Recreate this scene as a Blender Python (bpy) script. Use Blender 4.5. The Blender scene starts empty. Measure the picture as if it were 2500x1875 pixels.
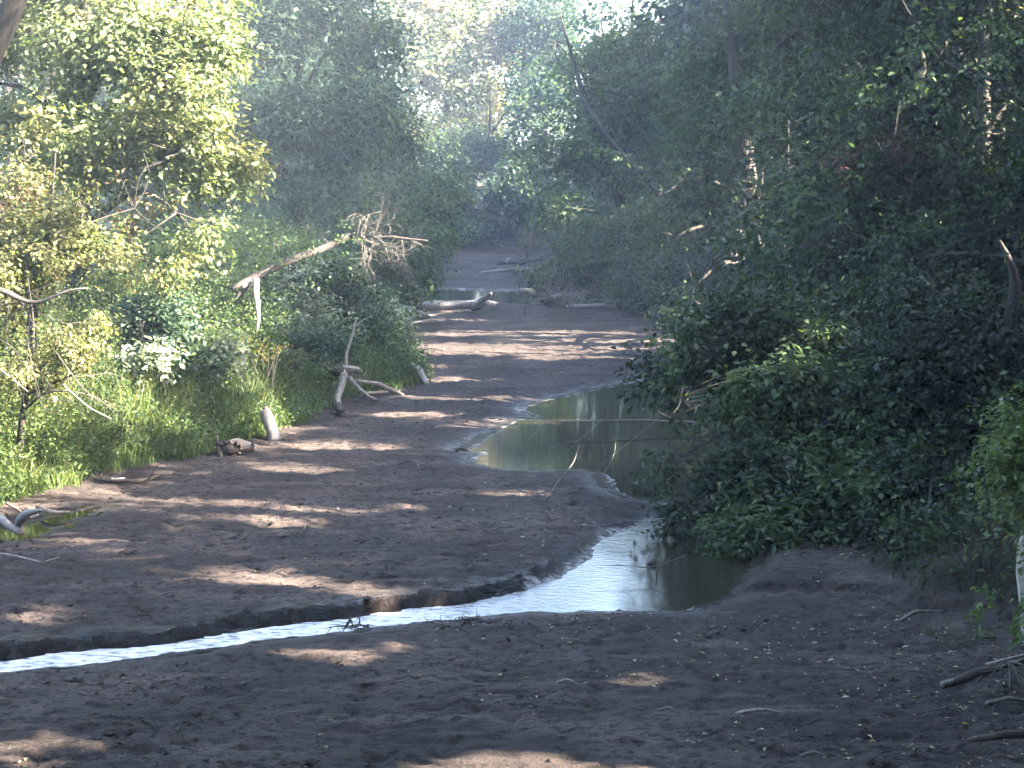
import bpy, math, random
import numpy as np
from mathutils import Vector, noise as mnoise

random.seed(7)
RNG = np.random.default_rng(7)
SC = bpy.context.scene
COL = SC.collection

# ------------------------------------------------------------------ camera, sky, sun
CAM_H = 5.0
F = 4128.0                       # focal length in units of a 2212 px wide frame
TH = math.atan((829.5 - 363.0) / F)
cam_data = bpy.data.cameras.new('camera')
cam_data.sensor_width = 36.0
cam_data.lens = 36.0 * F / 2212.0
cam_data.clip_end = 3000.0
cam = bpy.data.objects.new('camera', cam_data)
cam.location = (0, 0, CAM_H)
cam.rotation_euler = (math.pi / 2 - TH, 0, 0)
COL.objects.link(cam)
SC.camera = cam

SUN_EL, SUN_FWD = math.radians(31), math.radians(-18)   # from the right, a little behind the viewpoint
SUN = np.array([math.cos(SUN_EL) * math.cos(SUN_FWD), math.cos(SUN_EL) * math.sin(SUN_FWD), math.sin(SUN_EL)])
world = bpy.data.worlds.new('World')
SC.world = world
world.use_nodes = True
wn = world.node_tree
wn.nodes.clear()
w_out = wn.nodes.new('ShaderNodeOutputWorld')
w_bg = wn.nodes.new('ShaderNodeBackground')
w_sky = wn.nodes.new('ShaderNodeTexSky')
w_sky.sky_type = 'NISHITA'
w_sky.sun_disc = False
w_sky.sun_elevation = SUN_EL
w_sky.sun_rotation = math.radians(90) - SUN_FWD      # clockwise from +Y
w_sky.dust_density = 3.0
w_bg.inputs['Strength'].default_value = 0.10
wn.links.new(w_sky.outputs[0], w_bg.inputs[0])
wn.links.new(w_bg.outputs[0], w_out.inputs[0])
sun_d = bpy.data.lights.new('sun', 'SUN')
sun_d.energy = 5.0
sun_d.angle = math.radians(0.5)
sun_d.color = (1.0, 0.88, 0.70)
sun = bpy.data.objects.new('sun', sun_d)
sun.rotation_euler = Vector(SUN).to_track_quat('Z', 'Y').to_euler()
sun.location = (60, 20, 60)
COL.objects.link(sun)

SC.view_settings.view_transform = 'Standard'
SC.view_settings.look = 'None'
SC.view_settings.gamma = 1.0
SC.view_settings.exposure = 4.45
SC.view_settings.use_curve_mapping = False
SC.render.engine = 'CYCLES'
cy = SC.cycles
cy.max_bounces = 5
cy.diffuse_bounces = 3
cy.glossy_bounces = 3
cy.transmission_bounces = 3
cy.volume_bounces = 0
cy.use_denoising = True
cy.sample_clamp_indirect = 6.0
HAZE_DENSITY = 0.00095

# ------------------------------------------------------------------ helpers
def W(u, v, z=0.0):
    """ground point (at height z) seen at u, v of the 2212 x 1659 photograph"""
    a, b = (u - 1106.0) / F, -(v - 829.5) / F
    d = np.array([a, math.cos(TH) + b * math.sin(TH), -math.sin(TH) + b * math.cos(TH)])
    t = (z - CAM_H) / d[2]
    return np.array([0, 0, CAM_H]) + d * t

def P(u, v, d):
    a, b = (u - 1106.0) / F, -(v - 829.5) / F
    r = np.array([a, math.cos(TH) + b * math.sin(TH), -math.sin(TH) + b * math.cos(TH)])
    return np.array([0, 0, CAM_H]) + r * (d / r[1])

def tag(o, label=None, cat=None, group=None, kind=None):
    if label: o['label'] = label
    if cat: o['category'] = cat
    if group: o['group'] = group
    if kind: o['kind'] = kind
    return o

def empty(name, loc, label, cat, group=None):
    o = bpy.data.objects.new(name, None)
    o.location = loc
    COL.objects.link(o)
    return tag(o, label, cat, group)

def raw_mesh(name, verts, faces, mat, tint=None, smooth=False):
    """verts (N,3); faces (M,k) of constant k or a list of such arrays; tint (N,3)"""
    if not isinstance(faces, list): faces = [faces]
    me = bpy.data.meshes.new(name)
    verts = np.asarray(verts, dtype=np.float32)
    me.vertices.add(len(verts))
    me.vertices.foreach_set('co', verts.ravel())
    li = np.concatenate([f.ravel() for f in faces]).astype(np.int32)
    tot = np.concatenate([np.full(len(f), f.shape[1]) for f in faces]).astype(np.int32)
    st = np.concatenate([[0], np.cumsum(tot)[:-1]]).astype(np.int32)
    me.loops.add(len(li))
    me.loops.foreach_set('vertex_index', li)
    me.polygons.add(len(tot))
    me.polygons.foreach_set('loop_start', st)
    me.polygons.foreach_set('loop_total', tot)
    if smooth: me.polygons.foreach_set('use_smooth', np.ones(len(tot), dtype=bool))
    if tint is not None:
        at = me.color_attributes.new('tint', 'FLOAT_COLOR', 'POINT')
        c = np.ones((len(verts), 4), dtype=np.float32)
        c[:, :np.shape(tint)[1]] = tint
        at.data.foreach_set('color', c.ravel())
    me.update(calc_edges=True)
    me.materials.append(mat)
    return me

def link(name, me, parent=None, loc=None):
    o = bpy.data.objects.new(name, me)
    COL.objects.link(o)
    if parent is not None:
        o.parent = parent
        o.matrix_parent_inverse.identity()
        o.location = -np.array(parent.location)      # vertices are given in world coordinates
    if loc is not None: o.location = loc
    return o

class NT:
    def __init__(s, name):
        s.m = bpy.data.materials.new(name); s.m.use_nodes = True
        s.t = s.m.node_tree; s.t.nodes.clear()
        s.out = s.n('ShaderNodeOutputMaterial')
    def n(s, ty, **k):
        o = s.t.nodes.new(ty)
        for a, b in k.items(): setattr(o, a, b)
        return o
    def l(s, a, b): s.t.links.new(a, b)
    def noise(s, vec, scale, detail=3, rough=.55):
        o = s.n('ShaderNodeTexNoise'); o.inputs['Scale'].default_value = scale
        o.inputs['Detail'].default_value = detail; o.inputs['Roughness'].default_value = rough
        s.l(vec, o.inputs['Vector']); return o.outputs['Fac']
    def ramp(s, fac, stops):
        o = s.n('ShaderNodeValToRGB'); e = o.color_ramp.elements
        while len(e) < len(stops): e.new(.5)
        for i, (p, c) in enumerate(stops):
            e[i].position = p; e[i].color = (*c, 1) if not isinstance(c, (int, float)) else (c, c, c, 1)
        s.l(fac, o.inputs[0]); return o.outputs[0]
    def mix(s, fac, a, b, mode='MIX'):
        o = s.n('ShaderNodeMix', data_type='RGBA', blend_type=mode)
        for sock, v in ((o.inputs[0], fac), (o.inputs[6], a), (o.inputs[7], b)):
            if isinstance(v, (int, float)): sock.default_value = v
            elif isinstance(v, tuple): sock.default_value = (*v, 1)
            else: s.l(v, sock)
        return o.outputs[2]
    def mapping(s, vec, scale):
        o = s.n('ShaderNodeMapping'); o.inputs['Scale'].default_value = scale
        s.l(vec, o.inputs[0]); return o.outputs[0]

def leaf_material(name, trans=0.4, spec=0.25):
    n = NT(name)
    at = n.n('ShaderNodeVertexColor', layer_name='tint')
    pr = n.n('ShaderNodeBsdfPrincipled')
    pr.inputs['Roughness'].default_value = 0.5
    pr.inputs['Specular IOR Level'].default_value = spec
    tr = n.n('ShaderNodeBsdfTranslucent')
    tc = n.mix(1.0, at.outputs[0], (1.3, 1.25, 0.7), 'MULTIPLY')
    n.l(at.outputs[0], pr.inputs['Base Color']); n.l(tc, tr.inputs[0])
    mx = n.n('ShaderNodeMixShader'); mx.inputs[0].default_value = trans
    n.l(pr.outputs[0], mx.inputs[1]); n.l(tr.outputs[0], mx.inputs[2]); n.l(mx.outputs[0], n.out.inputs[0])
    return n.m

def bark_material(name, c0, c1, rough=.9, scale=14):
    n = NT(name)
    g = n.n('ShaderNodeNewGeometry').outputs['Position']
    f = n.noise(n.mapping(g, (1, 1, .35)), scale, 5, .7)
    f2 = n.noise(g, 2.2, 2)
    c = n.mix(n.ramp(f2, [(.35, 0.0), (.65, 1.0)]), n.ramp(f, [(.3, c0), (.7, c1)]), n.ramp(f, [(.3, tuple(x * .55 for x in c0)), (.7, tuple(x * .7 for x in c1))]))
    pr = n.n('ShaderNodeBsdfPrincipled'); pr.inputs['Roughness'].default_value = rough
    n.l(c, pr.inputs['Base Color'])
    b = n.n('ShaderNodeBump'); b.inputs['Strength'].default_value = .8; b.inputs['Distance'].default_value = .02
    n.l(f, b.inputs['Height']); n.l(b.outputs[0], pr.inputs['Normal']); n.l(pr.outputs[0], n.out.inputs[0])
    return n.m

M_LEAF = leaf_material('leaf_green')
M_GRASS = leaf_material('grass_blades', .45)
M_BARK = bark_material('bark_dark', (.012, .010, .008), (.036, .030, .025))
M_GREYBARK = bark_material('grey_bark', (.024, .020, .018), (.080, .068, .060))
M_GREY = bark_material('weathered_wood', (.13, .115, .105), (.38, .35, .325), .9, 22)
M_WARM = bark_material('bare_brown_wood', (.14, .10, .075), (.36, .28, .22))
M_DARKWOOD = bark_material('rotten_wood', (.015, .011, .009), (.07, .05, .038))
M_TWIG = bark_material('twig_bark', (.07, .062, .055), (.19, .17, .145))

# ------------------------------------------------------------------ 2-D layout of bed and water
def poly(pts, z=0.0): return np.array([W(u, v, z)[:2] for u, v in pts])

ZA, ZB, ZC, ZD = -0.17, -0.09, -0.09, -0.05
BED = poly([(-900, 1900), (-500, 1500), (-300, 1250), (-120, 1130), (0, 1100), (60, 1066), (150, 1052), (220, 1030), (330, 1003), (440, 985), (500, 962), (600, 935),
            (660, 908), (705, 878), (740, 862), (800, 850), (870, 838), (925, 824), (918, 792), (885, 762), (850, 742), (842, 722), (860, 703), (850, 690),
            (845, 665), (930, 628), (958, 600), (968, 575), (976, 552), (1010, 547), (1060, 548), (1150, 552), (1200, 585), (1230, 625), (1330, 637), (1440, 655), (1560, 690), (1640, 740), (1680, 820),
            (1790, 950), (1830, 1100), (1880, 1230), (1960, 1290), (2060, 1290), (2150, 1320), (2230, 1370), (2330, 1500), (2900, 1900)])
WA = poly([(-500, 1462), (-200, 1440), (0, 1427), (100, 1414), (200, 1402), (350, 1389), (500, 1366), (650, 1346), (800, 1326), (900, 1315), (1000, 1305), (1080, 1287), (1150, 1265),
           (1215, 1247), (1250, 1225), (1284, 1203), (1274, 1187), (1310, 1163), (1370, 1140), (1410, 1120), (1450, 1108), (1560, 1090), (1600, 1115), (1640, 1165), (1630, 1215),
           (1590, 1255), (1560, 1285), (1500, 1310), (1480, 1322), (1380, 1318), (1270, 1318), (1130, 1322), (1020, 1332), (900, 1343), (800, 1354), (750, 1363), (620, 1377), (500, 1392),
           (350, 1416), (230, 1433), (120, 1441), (0, 1452), (-200, 1475), (-500, 1510)], ZA)
WB = poly([(1560, 815), (1430, 816), (1300, 840), (1230, 855), (1170, 869), (1132, 884), (1150, 893), (1178, 900), (1120, 908), (1080, 932), (1040, 957), (1008, 974), (1052, 978),
           (1030, 991), (1036, 1001), (1080, 1012), (1160, 1016), (1260, 1012), (1312, 1022), (1322, 1040), (1338, 1060), (1372, 1076), (1420, 1083), (1480, 1082), (1600, 1084), (1720, 1070), (1720, 960), (1640, 860)], ZB)
WC = poly([(948, 624), (1020, 627), (1100, 629), (1170, 634), (1250, 645), (1350, 655), (1450, 662), (1560, 690), (1560, 712), (1450, 686), (1380, 673), (1300, 664), (1200, 662), (1110, 656), (1040, 658),
           (1000, 655), (930, 664), (905, 668), (908, 676), (938, 683), (915, 691), (870, 702), (840, 695), (835, 660), (900, 640)], ZC)
WD = poly([(-60, 1150), (0, 1147), (55, 1137), (120, 1117), (190, 1100), (222, 1092), (185, 1112), (120, 1130), (95, 1150), (60, 1164), (0, 1163), (-60, 1166)], ZD)

def sdist(X, Y, pg):
    """signed distance to polygon, negative inside"""
    n = len(pg)
    d2 = np.full(X.shape, 1e18); ins = np.zeros(X.shape, bool)
    for i in range(n):
        a, b = pg[i], pg[(i + 1) % n]
        ex, ey = b - a
        t = np.clip(((X - a[0]) * ex + (Y - a[1]) * ey) / (ex * ex + ey * ey + 1e-12), 0, 1)
        d2 = np.minimum(d2, (X - a[0] - t * ex) ** 2 + (Y - a[1] - t * ey) ** 2)
        c = (a[1] > Y) != (b[1] > Y)
        with np.errstate(divide='ignore', invalid='ignore'):
            xi = a[0] + (Y - a[1]) * ex / (ey if abs(ey) > 1e-12 else 1e-12)
        ins ^= c & (X < xi)
    d = np.sqrt(d2)
    return np.where(ins, -d, d)

class VNoise:
    """tileable value noise in numpy (2-D and 3-D)"""
    def __init__(s, seed, n=64):
        s.n = n; s.g = np.random.default_rng(seed).random((n, n, n if n <= 64 else 1)).astype(np.float32)
    def __call__(s, x, y, z=None):
        if z is None: z = np.zeros_like(x)
        f = [np.floor(a) for a in (x, y, z)]
        t = [a - b for a, b in zip((x, y, z), f)]
        t = [a * a * (3 - 2 * a) for a in t]
        i = [b.astype(int) % s.n for b in f]; j = [(a + 1) % s.n for a in i]
        r = 0
        for cx in (0, 1):
            for cy_ in (0, 1):
                for cz in (0, 1):
                    w = (t[0] if cx else 1 - t[0]) * (t[1] if cy_ else 1 - t[1]) * (t[2] if cz else 1 - t[2])
                    r = r + w * s.g[(j if cx else i)[0], (j if cy_ else i)[1], (j if cz else i)[2]]
        return r
VN = VNoise(3)
def fbm(x, y, z=None, oct=4):
    r = 0; a = .5; f = 1.0
    for k in range(oct):
        r = r + a * VN(x * f + 7.3 * k, y * f + 3.1 * k, None if z is None else z * f)
        a *= .5; f *= 2.03
    return r
def ss(t): t = np.clip(t, 0, 1); return t * t * (3 - 2 * t)

YC = sorted([(W(u, v, ZA)[0], W(u, v, ZA)[1]) for u, v in [(-500, 1485), (0, 1440), (350, 1402), (750, 1345), (1020, 1318), (1300, 1290), (1600, 1280), (1900, 1290), (2212, 1290)]])
YCX, YCY = np.array([a for a, b in YC]), np.array([b for a, b in YC])
XR = W(1190, 1250, ZA)[0]

def height(X, Y, detail=True):
    wob = (fbm(X * 1.6, Y * 1.1, oct=4) - .47)
    wob2 = (fbm(X * 7 + 9, Y * 5, oct=3) - .44)
    sb = sdist(X, Y, BED) + wob * .7 + wob2 * .12
    near = Y < np.interp(X, YCX, YCY)
    base = np.where(near, -0.08, 0.0)
    base = base + (fbm(X * .35 + 5, Y * .35, oct=3) - .44) * .10
    # sunk flat patch of smooth silt, low ridges of the flat
    if detail:
        base = base + (fbm(X * 2.2, Y * 3.2, oct=4) - .46) * .055 + (fbm(X * 6, Y * 7 + 4, oct=3) - .44) * .07
        base = base - np.maximum(VN(X * 3.4 + 11, Y * 4.4) - .70, 0) * .22 - np.maximum(VN(X * 6.1 + 3, Y * 7.4 + 20) - .66, 0) * .12
    h = base
    for pg, z, in ((WA, ZA), (WB, ZB), (WC, ZC), (WD, ZD)):
        sd = sdist(X, Y, pg) + wob * (.22 if pg is not WD else .1) + wob2 * .20
        if pg is WA:
            cut = (~near) & (X < XR)
            wfar = .16 + .5 * ss((X - XR + 1.2) / 2)
            w = np.where(near, 1.1, wfar * np.where(cut, .6, 1))
            ledge = np.where(cut, np.clip(fbm(X * 1.3, Y * 0 + 2, oct=3) - .42, 0, 1) * .35 + (fbm(X * 5, Y * 5 + 3, oct=3) - .44) * .28, 0)
            sdo = sd - ledge
            up = np.where(cut & (sd > 0) & (sdo < 0), z + .03 + .05 * ss(sd / .3), z + (base - z) * ss(sdo / w) ** .6)
        else:
            w = .9 if pg is WB else .6
            up = z + (base - z) * ss(sd / w) ** .8
        dn = z - .16 * ss(-sd / .5)
        hh = np.where(sd > 0, up, dn)
        h = np.where(sd < 2.0, np.minimum(h, hh), h)
    # banks
    left = X < np.interp(Y, [0, 30, 60, 110], [0, 0, 1, -1])
    bank_h = np.where(left, 1.5, 1.3) + .02 * np.clip(sb, 0, 60)
    bw = np.where(left, 4.2, 2.8)
    bank = bank_h * ss(sb / bw) + .12 * (fbm(X * 1.2, Y * 1.2, oct=3) - .4) * ss(sb / 1.0)
    far = 6 * ss((Y - 130) / 100)
    h = np.where(sb > 0, np.maximum(h, 0) * (1 - ss(sb)) * 1 + bank, h) + far
    return h, sb

def hz(x, y):
    h, _ = height(np.array([float(x)]), np.array([float(y)]), False)
    return float(h[0])

# ------------------------------------------------------------------ sun gaps: openings in the canopy that let the sun through
GAPS = []
def gap(u0, u1, v, thick, k=1.0):
    c = W((u0 + u1) / 2, v, 0)
    a = abs(W(u1, v, 0)[0] - W(u0, v, 0)[0]) / 2
    b = abs(W(0, v - thick / 2, 0)[1] - W(0, v + thick / 2, 0)[1]) / 2
    GAPS.append((c[0], c[1], a, b, k))
def gap3(u, v, d, r):
    p = P(u, v, d); q = p - SUN * p[2] / SUN[2]
    GAPS.append((q[0], q[1], r * 1.9, r, 1.0))
for g in [(40, 260, 1062, 44), (200, 590, 1083, 13), (640, 900, 1097, 9), (420, 740, 1122, 15), (420, 580, 1244, 13), (590, 700, 1262, 12), (790, 900, 1288, 26),
          (590, 860, 1394, 13), (780, 1300, 1645, 60), (840, 1260, 758, 14), (1000, 1480, 750, 9), (980, 1650, 1668, 26), (-60, 120, 1606, 20), (80, 200, 1167, 8), (610, 720, 960, 7), (930, 1110, 914, 9), (770, 960, 893, 9),
          (780, 880, 838, 18), (840, 1230, 858, 9), (850, 1180, 744, 26), (880, 1480, 721, 12), (1000, 1480, 736, 9), (1100, 1340, 772, 8), (860, 1060, 715, 8), (900, 1010, 672, 8),
          (1000, 1060, 690, 5), (1160, 1240, 868, 7), (1300, 1480, 1450, 10), (0, 160, 1320, 10), (560, 700, 1015, 6)]:
    gap(*g)
for g in [(400, 700, 33, .5), (330, 660, 34, .4), (690, 620, 38, .5), (720, 690, 37, .5), (600, 600, 39, .6), (20, 960, 29, .6), (30, 1040, 28, .5), (190, 830, 29, .5),
          (80, 600, 30, .9), (230, 500, 34, 1.0), (330, 400, 35, .9), (800, 530, 40, .6), (690, 830, 36, .4), (430, 830, 33, .3), (250, 380, 35, .8), (100, 420, 35, .8),
          (940, 490, 64, .8), (560, 150, 60, .8), (1190, 60, 75, 1.2), (1600, 330, 50, .7), (1860, 60, 45, .8), (1990, 190, 42, .5), (1880, 200, 45, .4), (2040, 400, 36, .4), (1950, 440, 36, .4),
          (1250, 430, 70, 1.0), (1700, 730, 28, .3), (1500, 300, 60, .8)]:
    gap3(*g)
GA = np.array(GAPS)

def keep_mask(p, size):
    """False for leaves that would stand in one of the canopy openings"""
    q = p[:, :2] - SUN[:2] * (p[:, 2:3] / SUN[2])
    keep = np.ones(len(p), bool)
    en = .10 + 2.1 * fbm(q[:, 0] * 1.3, q[:, 1] * 5.0, oct=3)
    for cx, cy_, a, b, k in GA:
        e = ((q[:, 0] - cx) / (a * 1.15 + size * .6)) ** 2 + ((q[:, 1] - cy_) / (b + size * .75)) ** 2
        keep &= ~((e < en) & (p[:, 2] > .8) & (p[:, 0] > cx + 1.0))
    # open sky strips between crowns: dapple on the left bank, light on the far end
    n = fbm(q[:, 0] * .30 + 3, q[:, 1] * .38, oct=3)
    keep &= ~((n > .47) & (q[:, 0] < -8.5) & (q[:, 1] < 52) & (p[:, 0] > -2))
    keep &= ~((q[:, 1] > 112) & (p[:, 0] > 4) & (q[:, 0] < -7))
    return keep

# ------------------------------------------------------------------ leaf and branch builders
def norm(a): return a / np.maximum(np.linalg.norm(a, axis=-1, keepdims=True), 1e-9)

def leaf_arrays(c, ax, nr, size, tint, wid=.6):
    """kite leaves folded along the midrib"""
    ax = norm(ax); sd = norm(np.cross(nr, ax)); nn = norm(np.cross(ax, sd))
    s = size[:, None]
    v0 = c; v2 = c + ax * s - nn * s * .12
    vl = c + ax * s * .45 + sd * s * wid * .5 + nn * s * .10
    vr = c + ax * s * .45 - sd * s * wid * .5 + nn * s * .10
    V = np.stack([v0, vl, v2, vr], 1).reshape(-1, 3)
    b = np.arange(len(c))[:, None] * 4
    Fc = np.concatenate([b + np.array([[0, 1, 2]]), b + np.array([[0, 2, 3]])], 1).reshape(-1, 3)
    return V, Fc, np.repeat(tint, 4, 0)

PAL = {
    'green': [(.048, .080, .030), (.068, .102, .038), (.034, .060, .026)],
    'dark': [(.013, .027, .010), (.022, .040, .014), (.009, .019, .009)],  # greens darkened in colour to stand for shade
    'black': [(.006, .012, .005), (.010, .019, .007), (.004, .009, .004)],  # deep shade of the right edge put into the leaf colour
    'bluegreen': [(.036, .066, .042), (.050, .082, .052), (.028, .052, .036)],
    'yellow': [(.14, .15, .055), (.10, .125, .05), (.17, .16, .075)],
    'sunny': [(.15, .19, .085), (.19, .22, .11), (.11, .15, .065)],  # leaf colour lightened to carry sunlight
    'bright': [(.080, .125, .040), (.10, .14, .045), (.06, .10, .035)],
    'pale': [(.27, .31, .25), (.21, .26, .20), (.14, .19, .13)],
    'brown': [(.17, .12, .08), (.12, .09, .055), (.11, .115, .05)],
    'sunlit_gold': [(.44, .40, .25), (.50, .43, .29), (.34, .33, .18)],  # sunlight on the far tree put into its leaf colour
    'red': [(.09, .035, .03), (.08, .045, .03), (.06, .05, .03)],
}

def crown(lobes, lai=1.0, leaf=.11, k=12, pal='green', accent=None, acc=.12, droop=.35, hole=.42, carve=True, per_cluster_size=1.0, maxleaf=90000, flat=.85):
    """lobes: list of (centre, radius); returns leaf arrays"""
    C = np.array([l[0] for l in lobes]); R = np.array([l[1] for l in lobes])
    Ar = 4 * math.pi * R ** 2
    nl = min(int(Ar.sum() * lai / (.3 * leaf * leaf)), maxleaf)
    m = max(int(nl / k / .62), 8)
    idx = RNG.choice(len(R), m, p=Ar / Ar.sum())
    o = norm(RNG.normal(size=(m, 3)))
    rr = R[idx] * (1 - .55 * RNG.random(m) ** 1.7) * (.82 + .45 * VN(o[:, 0] * 2.3 + idx, o[:, 1] * 2.3, o[:, 2] * 2.3))
    c = C[idx] + o * rr[:, None] * np.array([1, 1, flat])
    # clumps and holes
    n3 = fbm(c[:, 0] * 1.1 / (leaf * 9) + 5, c[:, 1] * 1.1 / (leaf * 9), c[:, 2] * 1.5 / (leaf * 9), oct=3)
    inside = np.zeros(m)
    kp = n3 > hole * .98
    c, o, n3 = c[kp], o[kp], n3[kp]; m = len(c)
    if m == 0: return None
    L = leaf * 5.2 * per_cluster_size
    axis = norm(o * .9 + RNG.normal(size=(m, 3)) * .5 + np.array([0, 0, -droop]))
    t = np.tile(np.linspace(0, 1, k), (m, 1)) + RNG.normal(size=(m, k)) * .05
    side = norm(np.cross(axis, np.array([0, 0, 1.0])) + 1e-3)
    sg = np.where(np.arange(k) % 2, 1.0, -1.0)[None, :, None]
    pos = c[:, None] + axis[:, None] * (t * L)[..., None] + side[:, None] * sg * leaf * .35 + RNG.normal(size=(m, k, 3)) * leaf * .5
    ax = axis[:, None] * .55 + side[:, None] * sg * .8 + RNG.normal(size=(m, k, 3)) * .45 + np.array([0, 0, -.25])
    nr = np.array([0, 0, 1.0]) + o[:, None] * .45 + RNG.normal(size=(m, k, 3)) * .5
    pl = np.array(PAL[pal])
    tc = pl[RNG.integers(0, len(pl), m)]
    if accent:
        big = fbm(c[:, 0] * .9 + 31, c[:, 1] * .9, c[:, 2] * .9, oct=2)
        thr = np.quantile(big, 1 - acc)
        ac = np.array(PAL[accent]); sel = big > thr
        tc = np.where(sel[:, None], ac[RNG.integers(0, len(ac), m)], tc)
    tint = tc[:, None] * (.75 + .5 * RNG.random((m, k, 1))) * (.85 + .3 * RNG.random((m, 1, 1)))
    pos = pos.reshape(-1, 3); ax = ax.reshape(-1, 3); nr = nr.reshape(-1, 3); tint = tint.reshape(-1, 3)
    size = leaf * (.65 + .7 * RNG.random(len(pos)))
    if carve:
        kp = keep_mask(pos, leaf)
        if leaf > .28:      # the coarse-leaved outer trees stay clear of the open corridor of the creek
            kp &= ~((pos[:, 1] > 4) & (pos[:, 1] < 60) & (np.abs(pos[:, 0]) < .285 * pos[:, 1] + .7) & (pos[:, 2] < 5.6 + .10 * pos[:, 1]))
        pos, ax, nr, tint, size = pos[kp], ax[kp], nr[kp], tint[kp], size[kp]
    return leaf_arrays(pos, ax, nr, size, tint)

def tube_arrays(paths, nseg=6):
    """paths: list of (pts, radii)"""
    VV, FF, base = [], [], 0
    ang = np.arange(nseg) / nseg * 2 * math.pi
    for pts, rad in paths:
        pts = np.asarray(pts, float); rad = np.asarray(rad, float); n = len(pts)
        tg = norm(np.gradient(pts, axis=0))
        ref = np.array([0, 0, 1.0]) if abs(tg[:, 2]).mean() < .8 else np.array([1.0, 0, 0])
        a = norm(np.cross(tg, ref)); b = np.cross(tg, a)
        ring = pts[:, None] + rad[:, None, None] * (np.cos(ang)[None, :, None] * a[:, None] + np.sin(ang)[None, :, None] * b[:, None])
        VV.append(ring.reshape(-1, 3))
        i = np.arange(n - 1)[:, None] * nseg; j = np.arange(nseg)[None]
        q = np.stack([i + j, i + (j + 1) % nseg, i + nseg + (j + 1) % nseg, i + nseg + j], -1).reshape(-1, 4) + base
        FF.append(q)
        VV.append(pts[[0, -1]])
        c0 = base + n * nseg
        tri0 = np.stack([np.full(nseg, c0), j[0] * 0 + base + (j[0] + 1) % nseg, base + j[0], base + j[0]], -1)
        e = base + (n - 1) * nseg
        tri1 = np.stack([np.full(nseg, c0 + 1), e + j[0], e + (j[0] + 1) % nseg, e + (j[0] + 1) % nseg], -1)
        FF.append(('t', np.concatenate([tri0[:, :3], tri1[:, :3]])))
        base = c0 + 2
    V = np.concatenate(VV)
    quads = [f for f in FF if not isinstance(f, tuple)]; tris = [f[1] for f in FF if isinstance(f, tuple)]
    return V, [np.concatenate(quads), np.concatenate(tris)]

def smooth_path(ctrl, radii, n=10, wob=.0):
    ctrl = np.asarray(ctrl, float); radii = np.asarray(radii, float)
    s = np.concatenate([[0], np.cumsum(np.linalg.norm(np.diff(ctrl, axis=0), axis=1))])
    m = max(n, 2 * len(ctrl)); t = np.linspace(0, s[-1], m)
    # Catmull-like smoothing by interpolation then averaging
    p = np.stack([np.interp(t, s, ctrl[:, i]) for i in range(3)], 1)
    for _ in range(2):
        p[1:-1] = (p[:-2] + 2 * p[1:-1] + p[2:]) / 4
    r = np.interp(t, s, radii)
    if wob:
        w = RNG.normal(size=p.shape) * wob * np.minimum(r, (s[-1] / m) * .5)[:, None]; w[0] = 0; w[1:-1] = (w[:-2] + w[1:-1] + w[2:]) / 3; p = p + w
        r = r * (1 + np.interp(np.arange(len(r)), np.linspace(0, len(r), 5), RNG.normal(size=5)) * .06)
    return p, r

def limb(name, ctrl, radii, mat, parent=None, nseg=8, n=12, wob=.25, smooth=True):
    V, Fs = tube_arrays([smooth_path(ctrl, radii, n, wob)], nseg)
    return link(name, raw_mesh(name, V, Fs, mat, smooth=smooth), parent)

def bare(paths, p0, d, length, r, depth, spread=.55, sag=0.0, kids=4):
    """recursive bare branching"""
    n = 5; pts = [np.array(p0)]; dd = norm(np.array(d, float))
    for i in range(n):
        dd = norm(dd + RNG.normal(size=3) * .16 + np.array([0, 0, -sag]))
        pts.append(pts[-1] + dd * length / n)
    paths.append((np.array(pts), np.linspace(r, r * .35, n + 1)))
    if depth <= 0: return
    for i in range(kids):
        t = .25 + .75 * (i + RNG.random()) / kids
        k = min(int(t * n), n - 1); q = pts[k] + (pts[k + 1] - pts[k]) * (t * n - k if t * n - k <= 1 else 1)
        bare(paths, q, norm(dd + RNG.normal(size=3) * spread), length * (.45 + .3 * RNG.random()), max(r * .5, .004), depth - 1, spread, sag, kids)

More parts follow.
